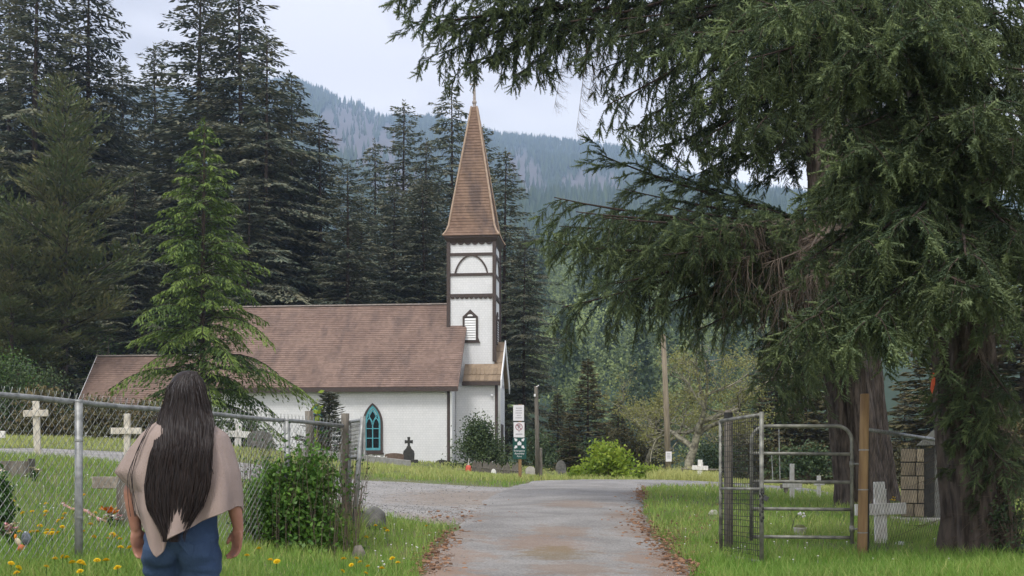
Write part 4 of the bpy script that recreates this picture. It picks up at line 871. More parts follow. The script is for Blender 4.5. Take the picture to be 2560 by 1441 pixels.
# ================================================================== fences and gates
def hit2(u, v, off, d0=6.0, d1=140.0):   # foot of a thing whose visible point lies `off` metres above the ground
    ds = np.linspace(d0, d1, 2700); zz = CAMZ + (HV - v) / F * ds
    h = gz((u - 1280) / F * ds, ds) + off; b_ = np.nonzero(zz <= h)[0]; return onG(u, ds[b_[0]] if len(b_) else d1)
def chain_link(A, B, zt0, zt1, zb, p=.04, r=.0029, over=.0):
    """zigzag wires between A and B (x, y); zb(x, y) bottom height, top from zt0 to zt1"""
    A = np.array(A, float); B = np.array(B, float); Ln = np.linalg.norm(B - A); n = int(Ln / p); V, Fc = [], []; nb_ = 0
    dr = (B - A) / Ln; nrm = np.array([-dr[1], dr[0]])
    for k in range(n):
        s0 = k * p; xy = A + dr * s0; zlo = zb(xy[0], xy[1]); zhi = zt0 + (zt1 - zt0) * s0 / Ln + over; m = max(2, int((zhi - zlo) / p))
        j = np.arange(m + 1); par = (j + k) % 2; s = s0 + par * p; z = zlo + (zhi - zlo) * j / m
        if over: s[-1] = s0 + .5 * p
        q = A[None] + dr[None] * s[:, None]; off = np.where(par > 0, r, -r)
        c = np.stack([q[:, 0] + nrm[0] * off, q[:, 1] + nrm[1] * off, z], 1)
        ring = np.stack([c + np.array([dr[0] * r, dr[1] * r, 0]), c + np.array([nrm[0] * r, nrm[1] * r, r * .7]), c - np.array([dr[0] * r + nrm[0] * r, dr[1] * r + nrm[1] * r, r * .7])], 1).reshape(-1, 3)
        V.append(ring); i = np.arange(m)[:, None] * 3 + nb_
        for a, b in ((0, 1), (1, 2), (2, 0)): Fc.append(np.concatenate([i + a, i + b, i + b + 3, i + a + 3], 1))
        nb_ += len(ring)
    return np.concatenate(V), np.concatenate(Fc)
M_wire = mat('galvanised_wire', (.44, .45, .42), .5, metal=.5, col2=(.22, .22, .21), scale=10)
ZTOP = 2.08
fl_ = lambda d: (-3.44 + (d - 9.4) * .331, d)
fence = empty('chain_link_fence', (fl_(9.4)[0], 9.4, G(*fl_(9.4))), 0, 'chain-link fence with pipe rail along the graves on the left', 'fence')
def under(par, o): o.parent = par; o.location = -par.location; return o
d_end = 13.88
V, Fc = chain_link(fl_(5.6), fl_(d_end), ZTOP, ZTOP, lambda x, y: G(x, y) + .04, over=.07)
tag(under(fence, link('chain_link_mesh', bigmesh('chain_link_mesh', V, Fc, M_wire))), kind='stuff')
mb = MB(); mb.tube([(fl_(d)[0], d, ZTOP + .006 * math.sin(d * 3)) for d in np.linspace(5.6, d_end, 16)], .022, 10); under(fence, mb.build('top_rail', M_steel, None, smooth=True))
for d in (6.9, 9.4, 12.55):
    x, y = fl_(d); z = G(x, y); mb = MB(); mb.tube([(x + .05, y - .01, z - .3), (x + .05, y - .01, ZTOP + .0)], .031, 12); mb.ball((x + .05, y - .01, ZTOP), (.034, .034, .02), 12, 6)
    po_ = under(fence, mb.build('post', M_steel, None, smooth=True))
    for zz in (.35, .95):
        mb = MB(); mb.tube([(x + .05, y - .01, z + zz - .008), (x + .05, y - .01, z + zz + .008)], .034, 12); b_ = mb.build('band', M_wire, po_); 
for (u, d, v1, r_) in ((772, 13.32, 1028, .047), (861, 13.95, 1034, .048)):
    x, y = X(u, d), d; z = G(x, y); zt_ = CAMZ + (HV - v1) / F * d; mb = MB(); rr = random.Random(u)
    mb.tube([(x + rr.uniform(-.012, .012), y, z - .3 + (zt_ - z + .3) * i / 8) for i in range(9)], [r_ * rr.uniform(.86, 1.1) for i in range(9)], 10); under(fence, mb.build('wooden_post', M_wood_grey, None, smooth=True))
# half-open gate leaf at the end of that fence, seen almost edge-on
gl = empty('mesh_gate', onG(880, 13.0), 0, 'leaning chain-link gate swung open beside the wooden fence post', 'gate')
g0b, g0t = onG(879, 13.0, .02), P(907, 1043, 13.0); g1b, g1t = onG(874, 14.1, .25), P(874, 1056, 14.1)
mb = MB(); mb.tube([g0b - Vector((0, 0, .05)), g0b.lerp(g0t, .6), g0t], .026, 10); under(gl, mb.build('frame_pipe', M_steel, None, smooth=True))
mb = MB(); mb.tube([g1b, g1t], .022, 10); under(gl, mb.build('frame_pipe', M_steel, None, smooth=True))
mb = MB(); mb.tube([g0t - Vector((0, 0, .03)), g1t], .02, 10); under(gl, mb.build('top_rail', M_steel, None, smooth=True))
gm0 = g0b.lerp(g0t, .70); mb = MB(); mb.tube([gm0, g1b.lerp(g1t, .62)], .024, 10); under(gl, mb.build('middle_rail', M_steel, None, smooth=True))
V, Fc = chain_link((g0t.x - .01, g0t.y + .03), (g1t.x, g1t.y - .02), g0t.z - .05, g1t.z - .03, lambda x, y: gm0.z, over=.0, r=.003)
tag(under(gl, link('chain_link_mesh', bigmesh('chain_link_mesh', V, Fc, M_wire))), kind='stuff')
mb = MB(); mb.box((g0t.x + .02, 12.985, g0t.z - .2), (.022, .03, .42)); under(gl, mb.build('flat_bar', M_steel, None))

# right side: wooden gate post, pipe gate, mesh gate leaf, fence beyond
wp = empty('gate_post', onG(2155, 13.0), 0, 'tall round tan wooden post beside the pipe gate', 'post')
b0, t0 = onG(2155, 13.0), P(2162, 985, 13.0); mb = MB()
mb.tube([b0 - Vector((0, 0, .3)), b0, b0.lerp(t0, .5), t0 - Vector((0, 0, .012)), t0], [.056, .054, .051, .048, .042], 16); under(wp, mb.build('shaft', M_wood_tan, None, smooth=True))
for f in (.16, .42, .66):
    q = b0.lerp(t0, f); mb = MB(); mb.tube([q - Vector((0, 0, .006)), q + Vector((0, 0, .006))], .0545, 14); under(wp, mb.build('wire_tie', M_steel, None))
pg = empty('pipe_gate', onG(2000, 13.15), 0, 'grey five-bar pipe gate with rounded corners hung on the tan post', 'gate')
D = 13.15; xl, xr = X(1878, D), X(2126, D); zz = lambda v: CAMZ + (HV - v) / F * D; rr_ = .17; ztp, zbt = zz(1066), zz(1352)
path = [(xl, D, zbt)] + [(xl, D, ztp - rr_)] + [(xl + rr_ - rr_ * math.cos(a), D, ztp - rr_ + rr_ * math.sin(a)) for a in np.linspace(.2, math.pi / 2, 7)] + [(xr - rr_ + rr_ * math.sin(a), D - .06, ztp - rr_ + rr_ * math.cos(a)) for a in np.linspace(0, math.pi / 2 - .2, 7)] + [(xr, D - .06, ztp - rr_), (xr, D - .06, zbt - .03)]
mb = MB(); mb.tube(path, .0205, 10); under(pg, mb.build('hoop_frame', M_gate, None, smooth=True))
for v in (1135, 1205, 1273, 1343):
    mb = MB(); mb.tube([(xl + .015, D, zz(v - 1)), (xr - .015, D - .06, zz(v + 1))], .019, 10); under(pg, mb.build('rail', M_gate, None, smooth=True))
for v in (1161, 1322):
    mb = MB(); q = Vector((xr, D - .06, zz(v))); mb.tube([q - Vector((0, 0, .035)), q + Vector((0, 0, .035))], .028, 10); mb.tube([q, Vector((X(2152, 13.0), 13.0, q.z))], .012, 8); under(pg, mb.build('hinge', M_gate, None, smooth=True))
for u in (1947, 1929):
    mb = MB(); mb.tube([(X(u, D + .05), D + .05, zz(1072 if u == 1947 else 1135)), (X(u + 3, D + .05), D + .05, zz(1200))], .006, 6); under(pg, mb.build('stay_rod', M_steel, None))
mg = empty('mesh_gate', onG(1905, 12.4), 0, 'narrow wire-mesh gate leaf with pipe frame left of the pipe gate', 'gate')
c = [P(1802, 1388, 13.5), P(1904, 1406, 12.4), P(1904, 1037, 12.4), P(1801, 1053, 13.5)]
for a, b, nm_, ext in ((0, 1, 'bottom_rail', 0), (1, 2, 'frame_pipe', .03), (2, 3, 'top_rail', 0), (3, 0, 'frame_pipe', 0)):
    dv = (c[b] - c[a]).normalized() * ext; mb = MB(); mb.tube([c[a] - dv, c[b] + dv], .023 if a == 1 else .019, 10); under(mg, mb.build(nm_, M_gate, None, smooth=True))
mb = MB(); mb.tube([c[0].lerp(c[3], .495), c[1].lerp(c[2], .495)], .016, 10); under(mg, mb.build('middle_rail', M_gate, None, smooth=True))
V = []; Fq_ = []; nb_ = 0
mb = MB()
for i in range(1, 26): 
    t = i / 26; mb.tube([c[0].lerp(c[3], t), (c[0].lerp(c[3], t) + c[1].lerp(c[2], t)) / 2 + Vector((0, 0, .012 * math.sin(i * 2.1))), c[1].lerp(c[2], t)], .0036, 3, cap=False)
for i in range(1, 22):
    t = i / 22; mb.tube([c[0].lerp(c[1], t), c[3].lerp(c[2], t)], .0036, 3, cap=False)
M_dark_wire = mat('dark_wire', (.045, .045, .042), .6, metal=.3, var=.4, scale=10)
tag(under(mg, mb.build('wire_mesh', M_dark_wire, None)), kind='stuff')
mb = MB(); q = P(1914, 1246, 12.36); mb.box(q, (.05, .03, .05), Matrix.Rotation(.6, 3, 'Y')); mb.tube([q + Vector((-.03, 0, .02)), q + Vector((-.045, .02, .06)), q + Vector((-.03, .03, .1))], .006, 6); under(mg, mb.build('padlock', M_glass, None))
mb = MB(); q = P(1904, 1225, 12.36)
for i in range(11): mb.ball(q + Vector((.02 * math.sin(i * 2.2), -.01, -.032 * i)), (.012, .009, .018), 6, 4)
under(mg, mb.build('chain', M_dark_wire, None))
wq = empty('fence_post', onG(1822, 14.2), 0, 'dark weathered post behind the wire-mesh gate leaf', 'post')
mb = MB(); a, b = onG(1822, 14.2, -.2), P(1821, 1026, 14.2); mb.tube([a, a.lerp(b, .5), b - Vector((0, 0, .03)), b], [.056, .05, .048, .036], 10); under(wq, mb.build('shaft', M_wood_grey, None, smooth=True)); wq.rotation_euler = (0, 0, 0)
mb = MB(); mb.tube([a.lerp(b, .94), a.lerp(b, .985)], .052, 10); under(wq, mb.build('wire_wrap', M_dark_wire, None))
rf = empty('chain_link_fence', onG(2300, 15.2), 0, 'chain-link fence with dark rail running behind the nearest spruce', 'fence')
ra, rb_ = P(2166, 1074, 13.05), P(2480, 1120, 18.0); mb = MB(); mb.tube([ra, rb_], .022, 10); under(rf, mb.build('top_rail', M_steel, None, smooth=True))
V, Fc = chain_link((ra.x, ra.y), (rb_.x, rb_.y), ra.z, rb_.z, lambda x, y: G(x, y) + .05, p=.055, r=.0019)
tag(under(rf, link('chain_link_mesh', bigmesh('chain_link_mesh', V, Fc, M_dark_wire))), kind='stuff')
mb = MB(); mb.tube([onG(2171, 13.1, -.2), Vector((X(2171, 13.1), 13.1, ra.z))], .012, 8); under(rf, mb.build('post', M_dark_wire, None))
mb = MB(); mb.tube([Vector((rb_.x, rb_.y, G(rb_.x, rb_.y) - .2)), rb_], .024, 8); under(rf, mb.build('post', M_steel, None))

# ================================================================== crosses, stones, grave things
def cross(u, vtop, d, arm_v, arm_w, w, label, m, th=.045, lean=0.0, rz=0.0, vbase=None, arm_h=None, peg=False, arm_off=0.0):
    p = onG(u, d); H = CAMZ + (HV - vtop) / F * d - p.z; za = CAMZ + (HV - arm_v) / F * d - p.z; ah = arm_h or w
    o = empty('wooden_cross', p, rz, label, 'cross', 'wooden grave crosses'); o.rotation_euler = (random.uniform(-.02, .02), lean, rz)
    mb = MB(); mb.bx(-w / 2, w / 2, -th / 2, th / 2, -.2, H); mb.build('upright', m, o, bevel=.006)
    mb = MB(); mb.bx(-arm_w / 2 + arm_off, arm_w / 2 + arm_off, -th / 2 - .024, -th / 2 + .012, za - ah / 2, za + ah / 2); mb.build('crossbar', m, o, bevel=.006)
    if peg:
        mb = MB(); mb.bx(w * .1, w * .75, th / 2 + .002, th / 2 + .03, -.1, H - .09); mb.build('backing_plank', m, o, bevel=.005)
    return o
cross(95, 1003, 19, 1034, .385, .105, 'slim bleached cross at the far left behind the fence', M_bleached, lean=-.03, rz=.1)
cross(318, 1035, 17, 1078, .45, .09, 'bleached cross just left of the walker, behind the fence', M_bleached, rz=-.1)
cross(-22, 1040, 17, 1087, .40, .1, 'white cross cut off by the left edge, only its arm end visible', M_white_wood, rz=.1)
cross(594, 1060, 46, 1086, .95, .24, 'white cross behind the fence just right of the walker', M_white_wood, th=.1, lean=.05)
cross(327, 1140, 12.6, 1207, .78, .1, 'grey plank cross half hidden behind the walker', mat('driftwood', (.31, .27, .22), .9, col2=(.2, .17, .135), scale=10, bump=.3, bscale=35), arm_h=.125, rz=.05)
cross(2201, 1205, 14.8, 1273, .64, .135, 'large flaking white cross behind the tan gate post', M_white_wood, lean=-.03, arm_h=.14, peg=True, rz=.06)
cross(1980, 1160, 25, 1214, .40, .09, 'thin grey cross with short white arm seen through the pipe gate', M_white_wood, arm_h=.09)
cross(2047, 1190, 27, 1209, .24, .085, 'short white cross by the first big trunk, seen through the gate', M_white_wood)
cross(1748, 1150, 41, 1170, .55, .15, 'small white cross left of the wire-mesh gate leaf', M_white_wood, lean=.04, peg=True, th=.07)
cross(1965, 1203, 29, 1216, .3, .1, 'faded little cross behind the thin grey one', M_wood_grey)
M_dkstone = mat('dark_granite', (.06, .058, .052), .8, col2=(.035, .035, .032), scale=9, bump=.3, bscale=30)
M_pale = mat('pale_stone', (.46, .44, .40), .85, col2=(.34, .32, .28), scale=6, bump=.3, bscale=25)
M_plaque = mat('white_cloth_flowers', (.75, .74, .70), .8, var=.2, scale=30)
# dark headstone with a cross on top, beside the church
p = onG(1022, 60); hs_ = empty('headstone', p, -.05, 'dark headstone topped by a cross, against the white church wall', 'headstone')
mb = MB(); mb.bx(-.45, .45, -.22, .22, -.2, .14); mb.build('plinth', M_dkstone, hs_, bevel=.02)
mb = MB(); mb.prism([(-.27, .13), (.27, .13), (.28, .45), (.25, .58), (.14, .68), (.075, .82), (-.075, .82), (-.14, .68), (-.25, .58), (-.28, .45)], lambda x, y, k: (x, k - .09, y), .18); mb.build('tablet', M_dkstone, hs_, bevel=.015)
mb = MB(); mb.prism([(-.06, .80), (.06, .80), (.055, .96), (.2, .94), (.2, 1.12), (.055, 1.10), (.07, 1.27), (-.07, 1.27), (-.055, 1.10), (-.2, 1.12), (-.2, .94), (-.055, .96)], lambda x, y, k: (x, k - .06, y), .12); mb.build('cross_top', M_dkstone, hs_, bevel=.012)
def stone(u, d, w, h, t, label, m, round_=.5, rz=0.0, name='headstone'):
    p = onG(u, d); o = empty(name, p, rz, label, 'headstone', 'headstones in the churchyard'); n = 10
    po = [(-w / 2, -.15), (w / 2, -.15), (w / 2, h * (1 - round_))] + [(w / 2 * math.cos(a), h * (1 - round_) + h * round_ * math.sin(a)) for a in np.linspace(.15, math.pi - .15, n)] + [(-w / 2, h * (1 - round_))]
    mb = MB(); mb.prism(po, lambda x, y, k: (x, k - t / 2, y), t); mb.build('tablet', m, o, bevel=.015)
    mb = MB(); mb.bx(-w * .6, w * .6, -t * .9, t * .9, -.2, .05); mb.build('plinth', m, o, bevel=.01); return o
stone(986, 60, .95, .42, .2, 'low wide brown headstone left of the dark cross headstone', mat('brown_granite', (.17, .12, .09), .8, var=.3, scale=8), .25)
stone(1326, 47, .38, .46, .2, 'rounded pale headstone beside the thin wooden pole', M_pale, .35)
stone(1402, 58, .5, .62, .2, 'small grey headstone in front of the dark trees', M_stone, .6)
stone(1105, 62, .6, .2, .3, 'low dark grave marker near the church corner', M_dkstone, .5)
stone(1234, 46, .2, .3, .12, 'small white grave marker before the low pickets', M_plaque, .5)
stone(1893, 26, .3, .32, .12, 'small grey headstone seen through the pipe gate', M_stone, .5)
stone(650, 44, .9, .75, .2, 'broad grey headstone behind the fence, right of the walker', M_stone, .3)
stone(905, 46, .42, .55, .16, 'grey headstone just left of the leaning gate', M_stone, .5)
stone(328, 12.2, .28, .62, .09, 'weathered grey slab behind the walker, beside the pink flowers', M_wood_grey, .35)
mb = MB(); mb.ball((0, 0, .1), 1, 22, 14)
def boulder(u, v, d, r, label, seed, m=M_stone, name='boulder'):
    mb = MB(); mb.ball((0, 0, 0), 1, 26, 16); vs_ = []
    for q in mb.v:
        n_ = 1 + .22 * mnoise((q[0] * 1.6 + seed, q[1] * 1.6, q[2] * 1.6)) + .08 * mnoise((q[0] * 4, q[1] * 4 + seed, q[2] * 4)); vs_.append((q[0] * r[0] * n_, q[1] * r[1] * n_, q[2] * r[2] * n_ + r[2] * .45))
    mb.v = vs_; o = mb.build(name, m, None, smooth=True); o.location = onG(u, d); tag(o, label, 'rock'); return o
boulder(930, 1330, 15.2, (.19, .16, .17), 'rounded grey boulder in the grass right of the leaning gate', 3)
boulder(897, 1425, 12.0, (.07, .06, .11), 'small brown stump-like rock at the foot of the leaning gate', 8, M_wood_grey)
boulder(1784, 1290, 19, (.075, .07, .07), 'small pale rock in the grass left of the mesh gate leaf', 5, M_pale)
boulder(2250, 1360, 14.6, (.07, .06, .045), 'small white stone at the foot of the large white cross', 6, M_plaque)
# kerbed grave plot before the church
kb = empty('grave_kerb', onG(880, 49), 0, 'long pale concrete kerb of a grave plot before the church', 'kerb')
k0, k1 = hit(735, 1141), hit(1022, 1172); k1.z += .02
dv = (k1 - k0).normalized(); nv_ = Vector((-dv.y, dv.x, 0)).normalized()
for a, b in ((k0, k1), (k1, k1 + nv_ * 3.2)):
    mb = MB(); dd_ = (b - a).normalized(); side_ = Vector((-dd_.y, dd_.x, 0)).normalized() * .11; q = []
    for pnt, up in ((a, 0), (b, 0)):
        for s_ in (-1, 1):
            for h in (-.35, .30): q.append(pnt + side_ * s_ + Vector((0, 0, h)))
    mb.add(q, [(0, 1, 3, 2), (4, 6, 7, 5), (0, 4, 5, 1), (2, 3, 7, 6), (0, 2, 6, 4), (1, 5, 7, 3)]); under(kb, mb.build('kerb_stone', M_pale, None, bevel=.02))
# low picket border
pk = empty('picket_border', onG(1235, 50), 0, 'low dark picket border round a grave near the sign', 'picket border')
pm = MB(); pm.prism([(-.06, -.1), (.06, -.1), (.065, .42), (0, .54), (-.065, .42)], lambda x, y, k: (x, k, y), .03); me_pk = pm.mesh('picket', M_wood_grey)
a, b = onG(1182, 52), onG(1300, 46.5)
for i in range(21):
    q = a.lerp(b, i / 20); o = link('picket', me_pk, pk); o.location = Vector((q.x, q.y, G(q.x, q.y))) - pk.location; o.rotation_euler = (random.gauss(0, .05), random.gauss(0, .07), -.7); o.scale = (1, 1, random.uniform(.8, 1.15))
mb = MB(); mb.tube([a + Vector((0, .05, .26)), b + Vector((0, .05, .26))], .03, 6); under(pk, mb.build('rail', M_wood_grey, None))
# red lantern
M_red = mat('red_plastic', (.60, .10, .06), .5, var=.35, scale=12)
ln_ = empty('grave_lantern', onG(1171, 51), 0, 'red grave lantern beside the low pickets', 'lantern'); mb = MB(); mb.tube([(0, 0, -.02), (0, 0, .02), (0, 0, .3), (0, 0, .34)], [.13, .14, .11, .06], 10); mb.build('body', M_red, ln_, smooth=True)
mb = MB(); mb.tube([(0, 0, .34), (0, 0, .42), (.03, 0, .62)], [.05, .03, .015], 8); mb.build('top', M_pale, ln_)
# flowers before the church window
def bunch(u, d, label, cols, n, size, spread, name='flower_bunch', h=.1, stems=True):
    p = onG(u, d); o = empty(name, p, 0, label, 'flowers'); rg = random.Random(u)
    for ci, m in enumerate(cols):
        mb = MB()
        for i in range(n):
            c_ = Vector((rg.gauss(0, spread), rg.gauss(0, spread * .6), h * rg.uniform(.7, 1.3)))
            for k in range(7):
                a_ = k * .9 + rg.random(); e = Vector((math.cos(a_) * .7, math.sin(a_) * .7, rg.uniform(.1, .7))).normalized(); s_ = e.cross(Vector((0, 0, 1))).normalized() * size * .32
                mb.add([c_, c_ + e * size * .55 + s_, c_ + e * size, c_ + e * size * .55 - s_], [(0, 1, 2, 3)])
        tag(mb.build('blossoms', m, o), kind='stuff')
    if stems:
        mb = MB()
        for i in range(n): mb.tube([(rg.gauss(0, spread * .4), 0, -.03), (rg.gauss(0, spread), rg.gauss(0, spread * .5), h)], .006, 4)
        mb.build('stems', M_leafy, o)
    return o
M_leafy = mat('leaf_green', (.055, .13, .025), .55, col2=(.03, .085, .018), scale=3, tint=(.16, .25, .05), trans=.3)
M_pink = mat('pink_cloth', (.72, .36, .38), .8, var=.35, scale=30); M_orange = mat('orange_petals', (.70, .25, .02), .6, var=.35, scale=20); M_cream = mat('cream_petals', (.62, .55, .38), .8, var=.3, scale=25)
M_yellow = mat('dandelion_yellow', (.78, .55, .01), .6, var=.2, scale=60)
bunch(932, 57, 'white flowers under the blue church window', [M_plaque], 14, .14, .32, h=.18)
bunch(85, 14.4, 'cream artificial flowers beside the little wooden box', [M_cream], 8, .045, .04, h=.12)
bunch(4, 13.0, 'cream flower at the left edge before the little wooden box', [M_cream], 6, .05, .03, h=.22)
bunch(282, 12.0, 'bunch of pink cloth flowers beside the orange lily', [M_pink, M_plaque], 9, .035, .045, h=.1)
bunch(278, 12.05, 'orange lily on the grave left of the walker', [M_orange], 4, .085, .03, h=.19)
bunch(27, 9.9, 'faded beige flowers at the lower left corner', [M_pink, M_cream], 7, .035, .03, h=.14)
bunch(2232, 23, 'small yellow flowers at the foot of the big spruces', [M_yellow], 6, .05, .12, h=.14)
bunch(1172, 52.5, 'pale flowers beside the red lantern', [M_cream], 8, .08, .3, h=.1)
# pink garland lying on the grass
gd = empty('flower_garland', hit2(210, 1285, .05), 0, 'string of pink flowers lying across the grave grass', 'garland'); bl = MB(); bl.ball((0, 0, 0), .019, 7, 5); me_b = bl.mesh('blossom', M_pink)
for i in range(22):
    t = i / 21; u = 158 + 108 * t; v = 1262 + 42 * t + 4 * math.sin(t * 9); q = hit2(u, v, .05); o = link('blossom', me_b, gd); o.location = q + Vector((0, 0, .055)) - gd.location; s_ = random.uniform(.8, 1.35); o.scale = (s_, s_, s_ * .8)
# little wooden box, toy, silver disc, dark upright plant
bx_ = empty('plank_box', onG(30, 14.6), .12, 'small open wooden plank box at the left edge', 'box')
for (x0, x1, y0, y1, h0, h1) in ((-.16, .19, -.02, .0, -.02, .17), (-.16, .19, .2, .22, -.02, .17), (-.18, -.162, -.02, .22, -.02, .17), (.192, .212, -.03, .23, -.02, .2)):
    mb = MB(); mb.bx(x0, x1, y0, y1, h0, h1); mb.build('plank', M_wood_grey, bx_, bevel=.004)
ty = empty('plush_toy', onG(45, 9.5), 0, 'little yellow and orange toy lying in the lower left grass', 'toy')
mb = MB(); mb.ball((0, 0, .10), (.022, .022, .035), 12, 8, Matrix.Rotation(-.5, 3, 'Y')); mb.build('body', M_cream, ty, smooth=True)
mb = MB(); mb.ball((.03, -.01, .05), .03, 12, 8); mb.build('ball', mat('orange_red_cloth', (.66, .17, .08), .8, var=.4, scale=40), ty, smooth=True)
mb = MB(); mb.ball((-.02, 0, .14), (.012, .012, .022), 10, 6); mb.build('ear', M_orange, ty, smooth=True)
sd_ = empty('garden_spinner', onG(65, 9.6), .3, 'oval dark silver disc standing in the lower left grass', 'garden ornament')
mb = MB(); mb.ball((0, 0, .12), (.036, .008, .056), 18, 10); mb.build('disc', mat('dark_silver', (.22, .25, .29), .3, metal=.6, col2=(.08, .09, .11), scale=20), sd_, smooth=True)
mb = MB(); mb.tube([(0, 0, -.05), (0, 0, .08)], .004, 6); mb.build('stake', M_steel, sd_)
# bucket with a drooping white flower, beyond the pipe gate
bk_ = empty('flower_pot', onG(2000, 15.6), 0, 'small stone flower pot behind the pipe gate', 'flower pot'); mb = MB(); mb.tube([(0, 0, -.02), (0, 0, .03), (0, 0, .13), (0, 0, .15), (0, 0, .14)], [.06, .065, .085, .09, .07], 12); mb.build('pot', M_pale, bk_, smooth=True)
mb = MB(); mb.ball((0, 0, .15), (.075, .075, .04), 10, 6); mb.build('soil', M_soil, bk_)
wf = empty('wire_flower', onG(1975, 15.7), 0, 'white flower drooping on a dark bent stem behind the pipe gate', 'flower'); mb = MB(); mb.tube([(0, 0, -.05), (.02, 0, .12), (.06, 0, .26), (.12, 0, .33)], .004, 5); mb.build('stem', M_dark_wire, wf)
mb = MB(); rg_ = random.Random(4)
for i in range(8): mb.ball((.13 + rg_.gauss(0, .03), rg_.gauss(0, .02), .32 + rg_.gauss(0, .02)), .016, 7, 5)
mb.build('bloom', M_plaque, wf)
# stone monument by the nearest trunk
mo = empty('stone_monument', onG(2310, 18.7), -.3, 'small gabled stone monument left of the nearest spruce trunk', 'monument')
M_tan_st = mat('tan_fieldstone', (.30, .25, .17), .9, col2=(.19, .16, .12), scale=5, bump=.5, bscale=25, objvar=.3); M_slab = mat('grey_render', (.23, .23, .21), .9, col2=(.16, .16, .145), scale=3, bump=.3, bscale=30)
mb = MB(); mb.bx(-.5, .95, -.28, .75, -.2, .08); mb.build('base_slab', M_pale, mo, bevel=.015)
mb = MB(); mb.bx(-.34, .15, .03, .4, .075, 1.16); mb.build('pillar_core_shade', M_dkstone, mo)  # core right of the stones coloured dark to paint in the recess shade
rg_ = random.Random(9)
for r_ in range(5):
    z0_ = .09 + r_ * .215; cut_ = rg_.uniform(-.22, -.08)
    for (x0, x1) in ((-.345, cut_), (cut_ + .012, .0)):
        mb = MB(); mb.bx(x0, x1, -.005 - rg_.random() * .012, .02, z0_, z0_ + .2); mb.build('stone', M_tan_st, mo, bevel=.012)
mb = MB(); mb.bx(.15, .8, .05, .42, .075, 1.2); mb.build('wall_slab', M_slab, mo, bevel=.01)
mb = MB(); mb.prism([(-.12, 1.2), (.86, 1.2), (.86, 1.55), (.62, 1.9), (.36, 1.66)], lambda x, y, k: (x, k - .04, y), .5); mb.build('gable', M_slab, mo, bevel=.015)
mb = MB(); mb.prism([(.33, 1.56), (.42, 1.3), (.62, 1.32), (.66, 1.6), (.58, 1.78)], lambda x, y, k: (x, -.075 + k, y), .034); mb.build('stone', M_tan_st, mo, bevel=.01)
# ================================================================== sign and poles
M_sgreen = mat('green_sign', (.012, .075, .06), .45, var=.2, scale=6); M_swhite = mat('sign_white', (.72, .71, .72), .45, var=.05, scale=6); M_sgrey = mat('sign_grey_print', (.38, .37, .39), .6); M_sred = mat('sign_maroon', (.26, .05, .07), .5); M_sblack = mat('sign_black', (.05, .045, .05), .5)
sg_ = empty('sign_post', onG(1300, 32), 0, 'wooden post with no-parking signs and a green assembly point sign', 'sign')
zS = lambda v: CAMZ + (HV - v) / F * 32 - sg_.location.z; xS = lambda u: (u - 1300) / F * 32
mb = MB(); mb.bx(-.042, .042, 0, .085, -.3, zS(1011)); mb.build('post', M_wood_tan, sg_, bevel=.006)
def panel(u0, u1, v0, v1, m, nm_): 
    mb = MB(); mb.bx(xS(u0), xS(u1), -.012, -.004, zS(v1), zS(v0)); return mb.build(nm_, m, sg_, bevel=.002)
def text(body, size, loc, m, parent, wide=1.0):
    cu = bpy.data.curves.new('t', 'FONT'); cu.body = body; cu.size = size; cu.align_x = 'CENTER'; cu.align_y = 'CENTER'; cu.extrude = .001
    t = bpy.data.objects.new('t', cu); COL.objects.link(t); me = bpy.data.meshes.new_from_object(t); bpy.data.objects.remove(t); me.materials.append(m)
    for v in me.vertices: v.co = (v.co.x * wide, -v.co.z, v.co.y)
    o = link('lettering', me, parent); o.location = loc; return o
p1 = panel(1283, 1310, 1013, 1052.5, M_swhite, 'sign_panel'); rg_ = random.Random(2)
mb = MB()
for k, v in enumerate((1021, 1027, 1033, 1039, 1045)):
    x = 1288 + rg_.uniform(0, 2) + (3 if k == 3 else 0)
    while x < 1304 - (3 if k == 3 else 0):
        w_ = rg_.uniform(1.5, 4); mb.bx(xS(x), xS(min(1305, x + w_)), -.0145, -.0125, zS(v + 1.1), zS(v - 1.1)); x += w_ + .7
tag(mb.build('print', M_sgrey, p1), kind='stuff')
p2 = panel(1284, 1311, 1056, 1094, M_swhite, 'sign_panel'); cx_, cz_ = xS(1297.5), zS(1068)
mb = MB(); n = 28
ring(mb, [(cx_ + .095 * math.cos(a), cz_ + .095 * math.sin(a)) for a in np.linspace(0, 6.283, n, endpoint=False)], [(cx_ + .077 * math.cos(a), cz_ + .077 * math.sin(a)) for a in np.linspace(0, 6.283, n, endpoint=False)], lambda x, y, k: (x, -.0125 - k, y), .003)
bar(mb, cx_ - .06, cz_ + .06, cx_ + .06, cz_ - .06, .016, lambda x, y, k: (x, -.0165 - k, y), 0, .002); mb.build('prohibition_ring', M_sred, p2)
text('P', .15, (cx_, -.0145, cz_), M_sblack, p2)
mb = MB(); mb.bx(xS(1289), xS(1306), -.0145, -.0125, zS(1087.5), zS(1084.5)); mb.bx(xS(1296), xS(1299), -.0145, -.0125, zS(1081), zS(1078)); mb.build('print', M_sgrey, p2)
p3 = panel(1282, 1316, 1094.5, 1148, M_sgreen, 'sign_panel'); cx_, cz_ = xS(1298.5), zS(1109)
for s1 in (-1, 1):
    for s2 in (-1, 1):
        mb = MB(); e = Vector((s1, s2)).normalized(); f = Vector((-e.y, e.x)); o_ = Vector((cx_, cz_)); q = [o_ + e * .085, o_ + e * .125 + f * .045, o_ + e * .16 + f * .018, o_ + e * .185 + f * .018, o_ + e * .185 - f * .018, o_ + e * .16 - f * .018, o_ + e * .125 - f * .045]
        mb.prism([(a.x, a.y) for a in q], lambda x, y, k: (x, -.0125 - k, y), .003); mb.build('arrow', M_swhite, p3)
mb = MB()
